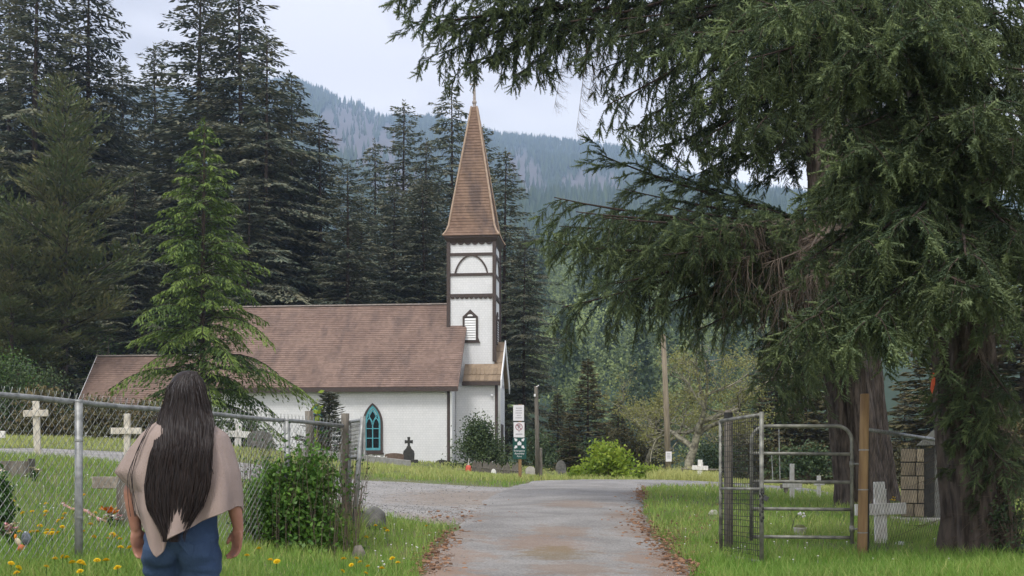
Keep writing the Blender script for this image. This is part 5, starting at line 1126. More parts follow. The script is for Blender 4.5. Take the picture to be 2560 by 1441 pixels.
for (dx, dz_, r_) in ((0, .045, .02), (-.03, .02, .018), (.03, .02, .018)): mb.prism([(cx_ + dx + r_ * math.cos(a), cz_ + dz_ + r_ * math.sin(a)) for a in np.linspace(0, 6.283, 12, endpoint=False)], lambda x, y, k: (x, -.0125 - k, y), .003)
mb.prism([(cx_ - .055, cz_ + .01), (cx_ - .05, cz_ - .05), (cx_ + .05, cz_ - .05), (cx_ + .055, cz_ + .01), (cx_, cz_ + .025)], lambda x, y, k: (x, -.0126 - k, y), .003); mb.build('people_symbol', M_swhite, p3)
text('Emergency', .068, (xS(1298.5), -.0145, zS(1127.5)), M_swhite, p3); text('Assembly', .068, (xS(1298.5), -.0145, zS(1134.5)), M_swhite, p3); text('Point', .062, (xS(1298.5), -.0145, zS(1141.5)), M_swhite, p3)
tp = empty('wooden_pole', onG(1343, 34), 0, 'thin weathered wooden pole right of the sign', 'pole'); z1 = CAMZ + (HV - 966) / F * 34 - tp.location.z
mb = MB(); mb.tube([(0, 0, -.3), (0, 0, z1 * .5), (-.03, 0, z1 - .03), (-.03, 0, z1)], [.066, .06, .055, .05], 10); mb.build('shaft', M_wood_grey, tp, smooth=True)
mb = MB(); mb.box((-.07, -.05, z1 - .26), (.05, .05, .07)); mb.tube([(-.03, -.04, z1 - .02), (.05, -.04, z1 + .02)], .014, 6); mb.build('lamp_fitting', M_white, tp)
mb = MB(); mb.tube([(.1, .05, -.2), (.09, .05, .85), (.09, .05, .87)], [.06, .055, .03], 8); mb.build('brace_stub', M_wood_grey, tp)
up = empty('utility_pole', onG(1672, 46), 0, 'tall bare utility pole with a small white notice', 'pole'); z1 = CAMZ + (HV - 836) / F * 46 - up.location.z
M_pole = mat('utility_pole_wood', (.29, .245, .18), .9, col2=(.20, .165, .12), scale=6, stretch=(3, 3, .3), bump=.4, bscale=30)
mb = MB(); mb.tube([(0, 0, -.4), (-.1, 0, z1 * .5), (-.215, 0, z1 - .02), (-.215, 0, z1)], [.125, .108, .09, .075], 12); mb.build('shaft', M_pole, up, smooth=True)
nz_ = CAMZ + (HV - 1142) / F * 46 - up.location.z; mb = MB(); mb.bx(-.135, .09, -.15, -.135, nz_ - .19, nz_ + .19); pn = mb.build('notice', M_swhite, up)
mb = MB()
for k in range(4): mb.bx(-.09, .045, -.154, -.152, nz_ + .1 - k * .055, nz_ + .125 - k * .055)
mb.build('print', M_sgrey, pn)
rl_ = empty('log_rail', onG(1755, 43), 0, 'low log rail behind the small white cross', 'rail'); mb = MB(); mb.tube([(-.75, 0, .42), (0, 0, .40), (.75, 0, .38)], [.035, .04, .03], 8); mb.build('log', M_wood_grey, rl_)
for s_ in (-.7, .68): mb = MB(); mb.tube([(s_, 0, -.2), (s_, 0, .38)], .045, 8); mb.build('leg', M_wood_grey, rl_)
# ================================================================== shrubs, leafy trees, grass
rg = np.random.default_rng(21)
def leaves_mesh(name, C, Dv, ln, wd, m, tint, stems=None, sm=None):
    V, Q = leaf_cards(C, Dv, ln, wd, rg); t = np.repeat(tint, 4)
    if stems is None: return bigmesh(name, V, Q, m, tint=t)
    return bigmesh(name, V, Q, m, tint=t)
def shrub(name, p, w, h, dp, n, ln, m, label, cat='shrub', clumps=26, seed=1, tb=.3, stem=True, low=.1, group=None, tall=0):
    r = np.random.default_rng(seed); o = empty(name, p, 0, label, cat, group)
    th = r.random(clumps) * 6.283; rad = np.sqrt(r.random(clumps)); zz_ = low + (1 - low) * r.random(clumps) ** .75
    cc = np.stack([np.cos(th) * rad * w / 2 * .85 * (1 - .72 * zz_ ** 1.5), np.sin(th) * rad * dp / 2 * .85 * (1 - .72 * zz_ ** 1.5), zz_ * h * (.7 + .25 * np.cos(th * 2 + seed))], 1)
    ct = np.clip(r.normal(tb, .22, clumps), 0, 1); k = r.integers(0, clumps, n)
    C = cc[k] + r.normal(size=(n, 3)) * (w * .105, dp * .105, h * .085); C[:, 2] = np.maximum(C[:, 2], ln * .3)
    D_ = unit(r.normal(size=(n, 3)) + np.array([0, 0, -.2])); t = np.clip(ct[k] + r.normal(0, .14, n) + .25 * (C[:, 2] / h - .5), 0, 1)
    V, Q = leaf_cards(C, D_, ln * r.uniform(.6, 1.25, n), ln * .55, r)
    tag(link('foliage', bigmesh('foliage', V, Q, m, tint=np.repeat(t, 4)), o), kind='stuff')
    if stem:
        mb = MB()
        for i in range(min(clumps, 22)): q = Vector(cc[i]); mb.tube([(q.x * .1, q.y * .1, -.05), (q.x * .5, q.y * .5, q.z * .55), q], [.012 * h, .008 * h, .003 * h], 5)
        tag(mb.build('stems', M_twig, o), kind='stuff')
    return o
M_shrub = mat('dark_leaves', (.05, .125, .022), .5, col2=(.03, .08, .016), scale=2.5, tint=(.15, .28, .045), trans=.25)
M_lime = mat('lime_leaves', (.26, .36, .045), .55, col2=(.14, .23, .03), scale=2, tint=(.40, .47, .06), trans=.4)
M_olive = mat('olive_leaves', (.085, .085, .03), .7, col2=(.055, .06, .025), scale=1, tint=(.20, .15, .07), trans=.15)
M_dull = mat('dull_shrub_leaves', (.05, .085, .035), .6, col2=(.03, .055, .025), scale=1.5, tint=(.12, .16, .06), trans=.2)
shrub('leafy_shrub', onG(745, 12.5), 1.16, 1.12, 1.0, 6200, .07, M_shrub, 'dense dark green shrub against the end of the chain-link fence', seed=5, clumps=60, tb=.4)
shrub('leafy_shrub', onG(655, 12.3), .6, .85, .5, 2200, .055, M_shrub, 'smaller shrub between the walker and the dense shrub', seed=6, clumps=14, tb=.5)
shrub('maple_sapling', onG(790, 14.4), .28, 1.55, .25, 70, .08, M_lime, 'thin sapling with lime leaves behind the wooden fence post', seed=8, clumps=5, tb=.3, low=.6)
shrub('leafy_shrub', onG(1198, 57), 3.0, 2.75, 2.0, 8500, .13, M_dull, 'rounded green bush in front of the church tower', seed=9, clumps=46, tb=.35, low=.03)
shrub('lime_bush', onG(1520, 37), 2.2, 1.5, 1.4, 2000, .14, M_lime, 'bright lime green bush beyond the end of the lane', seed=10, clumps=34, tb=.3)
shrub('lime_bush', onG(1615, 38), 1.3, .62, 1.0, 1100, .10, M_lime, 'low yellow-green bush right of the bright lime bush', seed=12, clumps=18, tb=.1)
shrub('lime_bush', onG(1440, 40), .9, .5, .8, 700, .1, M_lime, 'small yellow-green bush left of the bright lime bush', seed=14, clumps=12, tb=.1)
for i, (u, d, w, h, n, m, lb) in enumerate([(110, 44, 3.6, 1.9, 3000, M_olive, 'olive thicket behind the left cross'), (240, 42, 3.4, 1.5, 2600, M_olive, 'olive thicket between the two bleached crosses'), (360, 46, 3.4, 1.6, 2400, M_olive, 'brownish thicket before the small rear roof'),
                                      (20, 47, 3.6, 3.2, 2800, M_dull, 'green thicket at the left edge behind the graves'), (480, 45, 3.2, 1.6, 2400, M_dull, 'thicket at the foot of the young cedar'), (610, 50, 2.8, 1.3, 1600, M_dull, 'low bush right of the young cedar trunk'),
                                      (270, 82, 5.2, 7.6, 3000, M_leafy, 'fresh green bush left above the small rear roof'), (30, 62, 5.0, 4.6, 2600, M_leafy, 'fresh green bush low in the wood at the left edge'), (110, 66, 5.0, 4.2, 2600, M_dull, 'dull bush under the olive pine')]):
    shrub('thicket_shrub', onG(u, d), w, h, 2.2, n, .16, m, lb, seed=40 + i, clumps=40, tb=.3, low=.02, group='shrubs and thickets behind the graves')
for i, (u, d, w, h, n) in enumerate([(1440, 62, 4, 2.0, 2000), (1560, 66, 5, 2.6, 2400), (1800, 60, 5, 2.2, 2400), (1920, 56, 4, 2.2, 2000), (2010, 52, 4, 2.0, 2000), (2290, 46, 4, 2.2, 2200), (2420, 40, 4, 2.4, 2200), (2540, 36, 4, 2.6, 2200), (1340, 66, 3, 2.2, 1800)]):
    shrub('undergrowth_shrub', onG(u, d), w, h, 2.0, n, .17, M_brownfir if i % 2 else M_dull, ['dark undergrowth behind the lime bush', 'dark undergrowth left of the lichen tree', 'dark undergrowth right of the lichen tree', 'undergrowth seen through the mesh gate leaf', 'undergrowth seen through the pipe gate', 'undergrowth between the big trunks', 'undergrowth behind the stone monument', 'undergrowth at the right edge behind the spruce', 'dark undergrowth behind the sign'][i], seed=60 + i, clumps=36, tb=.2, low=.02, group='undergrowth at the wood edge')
shrub('thorny_undergrowth', onG(2535, 12.9), .9, .95, .8, 900, .05, M_dull, 'dark tangle at the foot of the nearest spruce, right edge', seed=80, clumps=40, tb=.1, low=.02)
# dark upright potted cypress-like plant at the left edge
shrub('upright_plant', onG(8, 10.4), .24, .62, .24, 700, .06, M_shrub, 'dark upright plant at the lower left edge', seed=81, clumps=16, tb=.05)

# lichen-hung oak: recursive limbs
def branch_tree(seed, H, spread, levels=5):
    r = random.Random(seed); mb = MB(); tips = []
    def grow(p, d, ln, rad, lv):
        n = 5; pts = [p]; dd_ = d.copy()
        for i in range(n):
            dd_ = (dd_ + Vector((r.gauss(0, .2), r.gauss(0, .2), r.gauss(.03, .14)))).normalized(); pts.append(pts[-1] + dd_ * ln / n)
        mb.tube(pts, [rad * (1 - .5 * i / n) for i in range(n + 1)], 7 if lv < 2 else 4, cap=False)
        if lv >= 2:
            for q in pts[1:]: tips.append((q, lv))
        if lv >= levels: return
        for k in range(r.choice((2, 3, 3, 4)) if lv else 6):
            t = r.uniform(.45, 1.0) if lv else r.uniform(.55, 1); q = pts[min(n, max(1, round(t * n)))]
            e = (dd_ * r.uniform(.4, .9) + Vector((r.gauss(0, .75), r.gauss(0, .75), r.gauss(.1, .4)))).normalized()
            grow(q, e, ln * r.uniform(.55, .85), rad * .5 * r.uniform(.8, 1.1), lv + 1)
    grow(Vector((0, 0, -.3)), Vector((0, 0, 1)), H * .36, H * .032, 0); return mb, tips
M_lichenbark = mat('lichen_bark', (.34, .32, .23), .95, col2=(.10, .09, .07), scale=6, bump=.5, bscale=20)
M_lichen = mat('lichen_leaves', (.20, .215, .07), .8, col2=(.15, .155, .06), scale=1.5, tint=(.34, .33, .11), trans=.25)
def oak(u, d, H, seed, label, nleaf, ln, m):
    o = empty('lichen_oak', onG(u, d), 0, label, 'tree'); mb, tips = branch_tree(seed, H, 1.0); mb.build('trunk', M_lichenbark, o, smooth=True)
    r = np.random.default_rng(seed); T = np.array([t[0] for t in tips]); k = r.integers(0, len(T), nleaf); keep = np.array([mnoise((q[0] * .7, q[1] * .7, q[2] * .7)) > -.08 for q in T[k]]); k = k[keep]
    C = T[k] + r.normal(size=(len(k), 3)) * .16; t = np.clip(.4 + .5 * (r.random(len(k)) - .5), 0, 1)
    V, Q = leaf_cards(C, r.normal(size=(len(k), 3)), ln * r.uniform(.6, 1.3, len(k)), ln * .6, r); tag(link('crown', bigmesh('crown', V, Q, m, tint=np.repeat(t, 4)), o), kind='stuff'); return o
oak(1722, 56, 8.6, 4, 'gnarled lichen-covered oak behind the utility pole', 8000, .12, M_lichen)
oak(1835, 63, 5.4, 11, 'second gnarled oak with sparse yellow-green leaves, right of the pole', 5000, .12, M_lichen)
oak(1600, 66, 7.0, 23, 'pale sparse oak left of the utility pole', 5500, .13, M_lichen)
# ---- grass
def blades(n, ufun, dfun, h0, h1, wk, dry=0.0, seed=1, lim=None, tmul=1.0):
    r = np.random.default_rng(seed); d = dfun(r, n); u = ufun(r, n); x = (u - 1280) / F * d; y = d
    ok = ~(inpoly(x, y, RPOLY) | inpoly(x, y, GPOLY)); 
    if lim is not None: ok &= lim(x, y, u)
    x, y, u = x[ok], y[ok], u[ok]; n = len(x); z = gz(x, y) - .01
    cl = np.array([mnoise((a * .55, b * .55, 0)) + .6 * mnoise((a * 2.1, b * 2.1, 5)) for a, b in zip(x, y)])
    h = r.uniform(h0, h1, n) * (1 + .55 * cl); w = wk * r.uniform(.7, 1.3, n) * np.maximum(1, y / 12.); an = r.random(n) * 6.283; bend = r.uniform(.1, .75, n) * h; ba = r.random(n) * 6.283
    ax = np.stack([np.cos(an), np.sin(an), 0 * an], 1) * w[:, None]; bd = np.stack([np.cos(ba), np.sin(ba), 0 * ba], 1) * bend[:, None]; p = np.stack([x, y, z], 1); upv = np.array([0, 0, 1.0])
    V = np.stack([p - ax, p + ax, p + upv * h[:, None] * .55 + bd * .3 - ax * .75, p + upv * h[:, None] * .55 + bd * .3 + ax * .75, p + upv * h[:, None] * .97 + bd], 1).reshape(-1, 3)
    b = np.arange(n)[:, None] * 5; T = np.concatenate([b + [0, 1, 3], b + [0, 3, 2], b + [2, 3, 4]]); t = np.clip(dry + .35 * r.random(n) ** 2 + .22 * cl + (r.random(n) < .11) * .5, 0, 1) * tmul
    return V, T, np.repeat(t, 5)
parts = []
uni = lambda a, b: (lambda r, n: r.uniform(a, b, n))
inv = lambda a, b: (lambda r, n: 1 / r.uniform(1 / b, 1 / a, n))
parts.append(blades(90000, uni(-150, 2720), inv(7.6, 15.5), .07, .145, .0032, seed=1))
parts.append(blades(60000, uni(-100, 2660), inv(15, 32), .09, .17, .0036, .12, seed=2))
parts.append(blades(56000, uni(-100, 2660), inv(31, 68), .08, .17, .0042, .5, seed=3))
parts.append(blades(9000, uni(1700, 2720), inv(10.2, 13), .10, .20, .0036, .0, seed=4))
parts.append(blades(5000, uni(580, 900), inv(12.6, 14.8), .2, .42, .0035, .1, seed=5))
parts.append(blades(5000, uni(1620, 1800), inv(33, 46), .2, .42, .0032, .75, seed=6))
parts.append(blades(30000, lambda r, n: 1280 + r.uniform(-7, 7, n) * 3000 / 5, lambda r, n: r.uniform(2, 8.5, n), .08, .18, .004, .0, seed=7))
V, T, tt_ = [], [], []; b = 0
for v_, f_, t_1 in parts: V.append(v_); T.append(f_ + b); b += len(v_); tt_.append(t_1)
tag(link('grass', bigmesh('grass', np.concatenate(V), np.concatenate(T), M_grass, tint=np.concatenate(tt_))), 'long green churchyard grass on both sides of the lane', 'grass', kind='stuff')
# tall seeding stalks round the shrub
mb = MB(); r_ = random.Random(12)
for i in range(260):
    d = r_.uniform(12.0, 14.2); q = onG(r_.uniform(590, 905), d); h = r_.uniform(.5, 1.3); e = Vector((r_.gauss(0, .12), r_.gauss(0, .12), 1)) * h
    mb.tube([q, q + e * .6, q + e + Vector((r_.gauss(0, .05), 0, -.02))], [.004, .003, .0015], 3, cap=False)
    for k in range(5): c_ = q + e * r_.uniform(.45, 1); f = Vector((r_.gauss(0, 1), r_.gauss(0, 1), r_.gauss(.3, .5))).normalized() * .05; s_ = f.cross(Vector((0, 0, 1))).normalized() * .014; mb.add([c_, c_ + f * .5 + s_, c_ + f, c_ + f * .5 - s_], [(0, 1, 2, 3)], 1)
tag(mb.build('weeds', [M_twig, M_leafy]), 'tall thin weeds standing round the fence end', 'weeds', kind='stuff')
# ---- dandelions
hd = MB()
for ri, (n, r0, z0) in enumerate(((14, .026, .0), (12, .02, .006), (9, .012, .011))):
    for k in range(n):
        a = 2 * math.pi * (k + .5 * ri) / n; e = Vector((math.cos(a), math.sin(a), 0)); s_ = Vector((-e.y, e.x, 0)) * .005
        hd.add([Vector((0, 0, z0 - .004)), e * r0 * .7 + s_ + Vector((0, 0, z0 + .003)), e * r0 + Vector((0, 0, z0)), e * r0 * .7 - s_ + Vector((0, 0, z0 + .003))], [(0, 1, 2, 3)])
me_head = hd.mesh('head', M_yellow); sm_ = MB(); sm_.tube([(0, 0, -.16), (.004, 0, -.07), (0, 0, 0)], .0022, 4); me_stem = sm_.mesh('stem', M_leafy)
pts = [(x / 5.128, 1160 + y / 5.128) for x, y in [(165, 490), (590, 520), (290, 640), (415, 620), (590, 620), (580, 670), (830, 650), (805, 710), (745, 738), (515, 805), (800, 820), (605, 860), (675, 855), (255, 880), (400, 885), (470, 880), (605, 900), (665, 900), (740, 895), (985, 180), (990, 380), (1080, 405), (1220, 635), (1165, 785), (1060, 880), (1205, 945), (1385, 965), (1440, 910), (1480, 940), (1540, 970), (1545, 1080), (1665, 1085), (1000, 970), (705, 1230), (800, 1200), (855, 1210), (925, 1275), (1030, 1270), (1060, 1295), (1245, 1250), (1360, 1250), (1505, 1345), (145, 1290), (240, 1345), (215, 1410), (595, 1330), (1025, 1390)]]
pts2 = [(600 + x / 2.877, 940 + y / 2.877) for x, y in [(135, 1245), (50, 1298), (220, 1330), (265, 1340), (745, 1322), (838, 1318), (862, 1345), (800, 1365), (738, 1410), (905, 1425), (920, 1375), (1020, 1390), (1095, 1318), (1135, 1348), (908, 1163), (975, 1080), (1042, 1100), (1060, 1117), (1340, 1083)]]
for grp, ps in ((0, pts), (1, pts2)):
    for (u, v) in ps:
        q = hit2(u, v, .15, 6.5, 40)
        o = empty('dandelion', (q.x, q.y, q.z), random.uniform(0, 6), ('yellow dandelion in the fenced grave grass left of the walker', 'yellow dandelion in the grass between the walker and the lane')[grp], 'dandelion', ('dandelions left of the walker', 'dandelions beside the lane')[grp])
        s_ = random.uniform(.85, 1.25)
        h_ = link('head', me_head, o); h_.location = (0, 0, .155); h_.rotation_euler = (random.gauss(-.25, .25), random.gauss(0, .25), 0); h_.scale = (s_, s_, s_)
        k_ = link('stem', me_stem, o); k_.location = (0, 0, .155)
# white clover and daisies: specks nobody could count
mb = MB(); r_ = random.Random(31)
for i in range(90):
    u, v = (r_.uniform(1690, 2400), r_.uniform(1250, 1400)) if i % 2 else ((r_.uniform(930, 1090), r_.uniform(1310, 1420)) if i % 4 else (r_.uniform(0, 300), r_.uniform(1160, 1300)))
    q = hit2(u, v, .09, 8, 40); 
    if inpoly(np.array([q.x]), np.array([q.y]), RPOLY)[0] or inpoly(np.array([q.x]), np.array([q.y]), GPOLY)[0]: continue
    mb.ball(q + Vector((0, 0, .09)), (.010, .010, .007), 6, 4); mb.tube([q, q + Vector((0, 0, .09))], .0015, 3, cap=False)
tag(mb.build('clover_blossoms', M_plaque), 'scattered tiny white clover heads in the grass', 'clover', kind='stuff')
# ---- fir litter along the lane: cones, twigs, needles
M_lit = mat('fir_litter', (.16, .085, .05), .95, col2=(.07, .045, .032), scale=9, tint=(.30, .17, .10)); mb = MB(); r_ = random.Random(41)
bands = [((1060, 1441), (1090, 1400), 60), ((1085, 1400), (1130, 1335), 45), ((1690, 1441), (1660, 1390), 70), ((1650, 1385), (1600, 1320), 70), ((1560, 1320), (1600, 1240), 55), ((1650, 1345), (1560, 1300), 60), ((1720, 1441), (1660, 1340), 50), ((1600, 1245), (1612, 1222), 12), ((1360, 1400), (1400, 1340), 45), ((1700, 1380), (1760, 1260), 60), ((1150, 1300), (1400, 1260), 120)]
for i in range(3600):
    a, b, w_ = r_.choice(bands); t = r_.random(); u = a[0] + (b[0] - a[0]) * t + r_.gauss(0, w_ * .6); v = min(1455, a[1] + (b[1] - a[1]) * t + r_.gauss(0, 9)); q = hit(u, v, 9, 34, 260); q.z += .036
    k = r_.random(); an = r_.random() * 3.14; e = Vector((math.cos(an), math.sin(an), 0)); mb.tint = r_.random()
    if k < .12: mb.ball(q + Vector((0, 0, .012)), (.032, .016, .015), 6, 4, Matrix.Rotation(an, 3, 'Z'))
    elif k < .5: l_ = r_.uniform(.04, .14); mb.tube([q, q + e * l_ * .5 + Vector((0, 0, .012)), q + e * l_], .0035, 3, cap=False)
    else: l_ = r_.uniform(.008, .028); s_ = Vector((-e.y, e.x, 0)) * l_ * .4; mb.add([q, q + e * l_ + s_ + Vector((0, 0, .01)), q + e * l_ * 1.8, q + e * l_ - s_ + Vector((0, 0, .004))], [(0, 1, 2, 3)])
tag(mb.build('litter', M_lit, tint=True), 'brown fir cones, twigs and needles lying along the lane', 'litter', kind='stuff')

# ---- loose stones on the drive and the lane
M_peb = mat('loose_stones', (.36, .35, .34), .9, col2=(.2, .195, .19), scale=3, tint=(.12, .11, .105)); mb = MB(); r_ = random.Random(52)
rp_ = np.random.default_rng(52); dq = 1 / rp_.uniform(1 / 31, 1 / 11, 9000); xq = (rp_.uniform(880, 1730, 9000) - 1280) / F * dq
onr = inpoly(xq, dq, RPOLY); ong = inpoly(xq, dq, GPOLY); zq = gz(xq, dq); ns = 0
for i in range(9000):
    if not (onr[i] or ong[i]) or (onr[i] and r_.random() < .8): continue
    s_ = r_.uniform(.005, .012) * (1.7 if r_.random() < .06 else 1) * max(1, dq[i] / 22); mb.tint = r_.random() ** 3; ns += 1
    mb.ball((xq[i], dq[i], zq[i] + (.045 if onr[i] else .02) + s_ * .2), (s_ * r_.uniform(.8, 1.4), s_, s_ * .6), 5, 3, Matrix.Rotation(r_.random() * 3, 3, 'Z'))
    if ns > 2200: break
tag(mb.build('gravel_stones', M_peb, tint=True), 'loose grey stones scattered on drive and lane', 'gravel', kind='stuff')
# ================================================================== the walker
pp = onG(455, 5.4)
person = empty('person', pp, 0, 'long-haired walker seen from behind in taupe poncho and blue jeans', 'person'); person.scale = (.98, .98, .978)
M_skin = mat('skin', (.36, .18, .125), .55, col2=(.29, .135, .095), scale=14, spec=.35)
M_denim = mat('blue_denim', (.024, .047, .10), .85, col2=(.046, .08, .148), scale=5, stretch=(1, 1, .6), bump=.25, bscale=120)
M_knit = mat('taupe_knit', (.32, .25, .222), .95, col2=(.275, .212, .187), scale=4, bump=.35, bscale=260)
M_hair = mat('dark_hair', (.010, .0075, .0075), .5, col2=(.022, .014, .012), scale=20, tint=(.10, .095, .10), spec=.18, stretch=(8, 8, .4))
M_shoe = mat('dark_shoe', (.03, .03, .033), .6, var=.3, scale=10)
def capsule(mb, pts, rad, n=14, flat=1.0):
    """tapered limb with rounded ends"""
    pts = [Vector(p) for p in pts]; a = (pts[0] - pts[1]).normalized(); b = (pts[-1] - pts[-2]).normalized()
    P_, R_ = [], []
    for t in (1.0, .85, .5): P_.append(pts[0] + a * rad[0] * t); R_.append(rad[0] * math.sqrt(max(.0004, 1 - t * t)))
    P_ += pts; R_ += list(rad)
    for t in (.5, .85, 1.0): P_.append(pts[-1] + b * rad[-1] * t); R_.append(rad[-1] * math.sqrt(max(.0004, 1 - t * t)))
    mb.tube(P_, R_, n, flat=flat)
def remeshed(mb, name, voxel, m, parent, smooth=6, disp=None):
    o = mb.build(name + '_tmp', m, None); r = o.modifiers.new('r', 'REMESH'); r.mode = 'VOXEL'; r.voxel_size = voxel; r.use_smooth_shade = True
    s = o.modifiers.new('s', 'SMOOTH'); s.iterations = smooth; s.factor = .5
    dg = bpy.context.evaluated_depsgraph_get(); me = bpy.data.meshes.new_from_object(o.evaluated_get(dg)); bpy.data.objects.remove(o)
    me.name = name
    if disp:
        for v in me.vertices: v.co = v.co + v.normal * disp(v.co)
    if not me.materials: me.materials.append(m)
    return link(name, me, parent)
B_ = MB()
# head, neck, face
HX = .03
B_.ball((HX, .0, 1.515), (.072, .092, .100), 24, 16); B_.ball((HX, .035, 1.455), (.052, .055, .055), 18, 12)
capsule(B_, [(HX, .088, 1.51), (HX, .105, 1.478)], [.009, .014], 10)                       # nose
capsule(B_, [(HX - .022, .088, 1.437), (HX + .022, .088, 1.437)], [.007, .007], 8)                 # mouth
for s in (-1, 1):
    B_.ball((HX + s * .072, -.005, 1.495), (.012, .018, .03), 10, 8)                          # ears
    B_.ball((HX + s * .03, .082, 1.522), (.018, .010, .007), 10, 6)                           # brows
capsule(B_, [(HX, -.01, 1.45), (.01, -.015, 1.33)], [.05, .056], 18)
# torso
for (z, rx, ry, y) in ((1.28, .15, .075, 0), (1.2, .155, .09, .01), (1.1, .14, .09, .01), (1.0, .135, .085, .0), (.92, .13, .08, -.005)): B_.ball((0, y, z), (rx, ry, .12), 24, 12)
# arms: (shoulder, elbow, wrist)
arms = [((-.15, 0, 1.30), (-.222, -.03, 1.07), (-.208, -.01, .905), -1), ((.15, 0, 1.30), (.236, -.035, 1.075), (.258, .0, .91), 1)]
for sh, el, wr, sgn in arms:
    sh, el, wr = Vector(sh), Vector(el), Vector(wr); capsule(B_, [sh, sh.lerp(el, .5), el], [.046, .043, .037]); capsule(B_, [el, el.lerp(wr, .35), wr], [.036, .036, .025])
    # hand hanging, back of the hand turned half outwards; fingers curl inward
    dwn = Vector((-sgn * .10, .16, -1)).normalized(); acr = Vector((-sgn * .72, .68, .0)).normalized(); acr = (acr - dwn * acr.dot(dwn)).normalized(); inn = dwn.cross(acr).normalized()
    if inn.x * sgn > 0: inn = -inn
    pc = wr + dwn * .052
    Mh = Matrix((acr, inn, dwn)).transposed(); B_.ball(pc, (.038, .016, .052), 16, 12, Mh); capsule(B_, [wr, wr + dwn * .03], [.026, .027], 12, .7)
    for k, (off, L1) in enumerate(((.028, .066), (.010, .074), (-.009, .069), (-.026, .055))):
        base = wr + dwn * .088 + acr * off; c1 = base + dwn * L1 * .45 + inn * .006; c2 = c1 + (dwn * .75 + inn * .65).normalized() * L1 * .33; c3 = c2 + (dwn * .35 + inn * .95).normalized() * L1 * .27
        capsule(B_, [base - dwn * .02, base, c1, c2, c3], [.0095, .0092, .0085, .0078, .0066], 10)
    tb = wr + dwn * .028 + acr * .024; t1 = tb + (dwn * .8 + acr * .55 + inn * .25).normalized() * .038; t2 = t1 + (dwn * .95 + acr * .1 + inn * .35).normalized() * .03; capsule(B_, [tb, t1, t2], [.0125, .0105, .0085], 10)
# legs
legs = [((-.085, -.01, .80), (-.088, .10, .45), (-.085, .06, .085)), ((.085, -.01, .80), (.092, -.02, .45), (.09, -.20, .12))]
for hp, kn, an in legs: capsule(B_, [hp, Vector(hp).lerp(Vector(kn), .5), kn, Vector(kn).lerp(Vector(an), .3), an], [.05, .055, .048, .046, .034], 16)
remeshed(B_, 'body', .006, M_skin, person, 4)
# jeans: hips, seat and both legs as one garment
J = MB()
for (x, y, z, rx, ry, rz) in ((0, -.005, .93, .158, .112, .07), (0, -.012, .86, .172, .128, .1), (-.078, -.06, .80, .085, .078, .085), (.078, -.06, .80, .085, .078, .085), (0, .02, .80, .15, .09, .09)): J.ball((x, y, z), (rx, ry, rz), 24, 14)
J.tube([(0, 0, .86), (0, 0, .93), (0, 0, 1.0), (0, 0, 1.035)], [.165, .162, .156, .152], 28, flat=.70)
for hp, kn, an in legs:
    hp, kn, an = Vector(hp), Vector(kn), Vector(an); capsule(J, [hp + Vector((0, 0, -.02)), hp.lerp(kn, .45), kn, kn.lerp(an, .35), an.lerp(kn, .05)], [.099, .087, .066, .064, .058], 20)
def wr_(co): return .0035 * mnoise((co.x * 9, co.y * 9, co.z * 34)) + .004 * mnoise((co.x * 14 + 3, co.y * 6, co.z * 11)) + (.004 * math.sin(co.z * 95 + co.x * 14) * max(0, 1 - abs(co.z - .70) / .09))
jeans = remeshed(J, 'jeans', .008, M_denim, person, 8, wr_)
for s in (-1, 1):      # back pockets and seam
    mb = MB(); q = []
    for (x, z) in ((-.05, .885), (.05, .885), (.05, .80), (0, .775), (-.05, .80)): q.append((s * .075 + x * .85, 0, z))
    loc = []
    for (x, _, z) in q:
        ok, pt, nn, _i = jeans.closest_point_on_mesh(Vector((x, -.3, z))); loc.append(pt + Vector((0, -.003, 0)))
    mb.add(loc + [p + Vector((0, .004, 0)) for p in loc], [(0, 1, 2, 3, 4), (9, 8, 7, 6, 5)] + [(i, 5 + i, 5 + (i + 1) % 5, (i + 1) % 5) for i in range(5)]); mb.build('back_pocket', M_denim, jeans)
T_ = MB(); T_.tube([(0, 0, .97), (0, 0, 1.05), (0, .005, 1.15), (0, .005, 1.27)], [.162, .158, .165, .16], 28, flat=.72); T_.build('undershirt', M_shoe, person, smooth=True)
# shoes
for hp, kn, an in legs:
    an = Vector(an); mb = MB(); zf = 0.0 if an.y > 0 else .035
    capsule(mb, [(an.x, an.y - .03, zf + .045), (an.x, an.y + .06, zf + .042), (an.x, an.y + .15, zf + .032)], [.04, .042, .034], 14, .9); mb.bx(an.x - .036, an.x + .036, an.y - .07, an.y + .18, zf, zf + .02); mb.build('shoe', M_shoe, person, smooth=True)
# poncho: draped sheet, sleeve wing on the left, long point at the back
zl = lambda v: 1.62 - (v - 925) / 555.6
hem_t = np.array([0, 30, 62, 88, 105, 128, 158, 180, 190, 203, 206, 240, 252, 262, 275, 300, 322, 340, 352, 360.])    # angle: 0 right, 90 front, 180 left, 270 back
hem_v = np.array([1279, 1250, 1262, 1330, 1340, 1270, 1210, 1177, 1190, 1228, 1276, 1392, 1378, 1356, 1338, 1300, 1277, 1266, 1268, 1279.])
nt_, ns_ = 160, 46; V = np.zeros((ns_, nt_, 3))
zk = np.array([zl(v) for v in (1400, 1300, 1275, 1228, 1180, 1120, 1085, 1065, 1050, 1030, 1008)])
aR = np.array([.265, .281, .281, .277, .264, .233, .208, .160, .105, .08, .07]); aL = np.array([.115, .178, .198, .203, .292, .226, .176, .135, .095, .07, .056]); bb_ = np.array([.17, .172, .172, .168, .16, .15, .14, .122, .10, .085, .075])
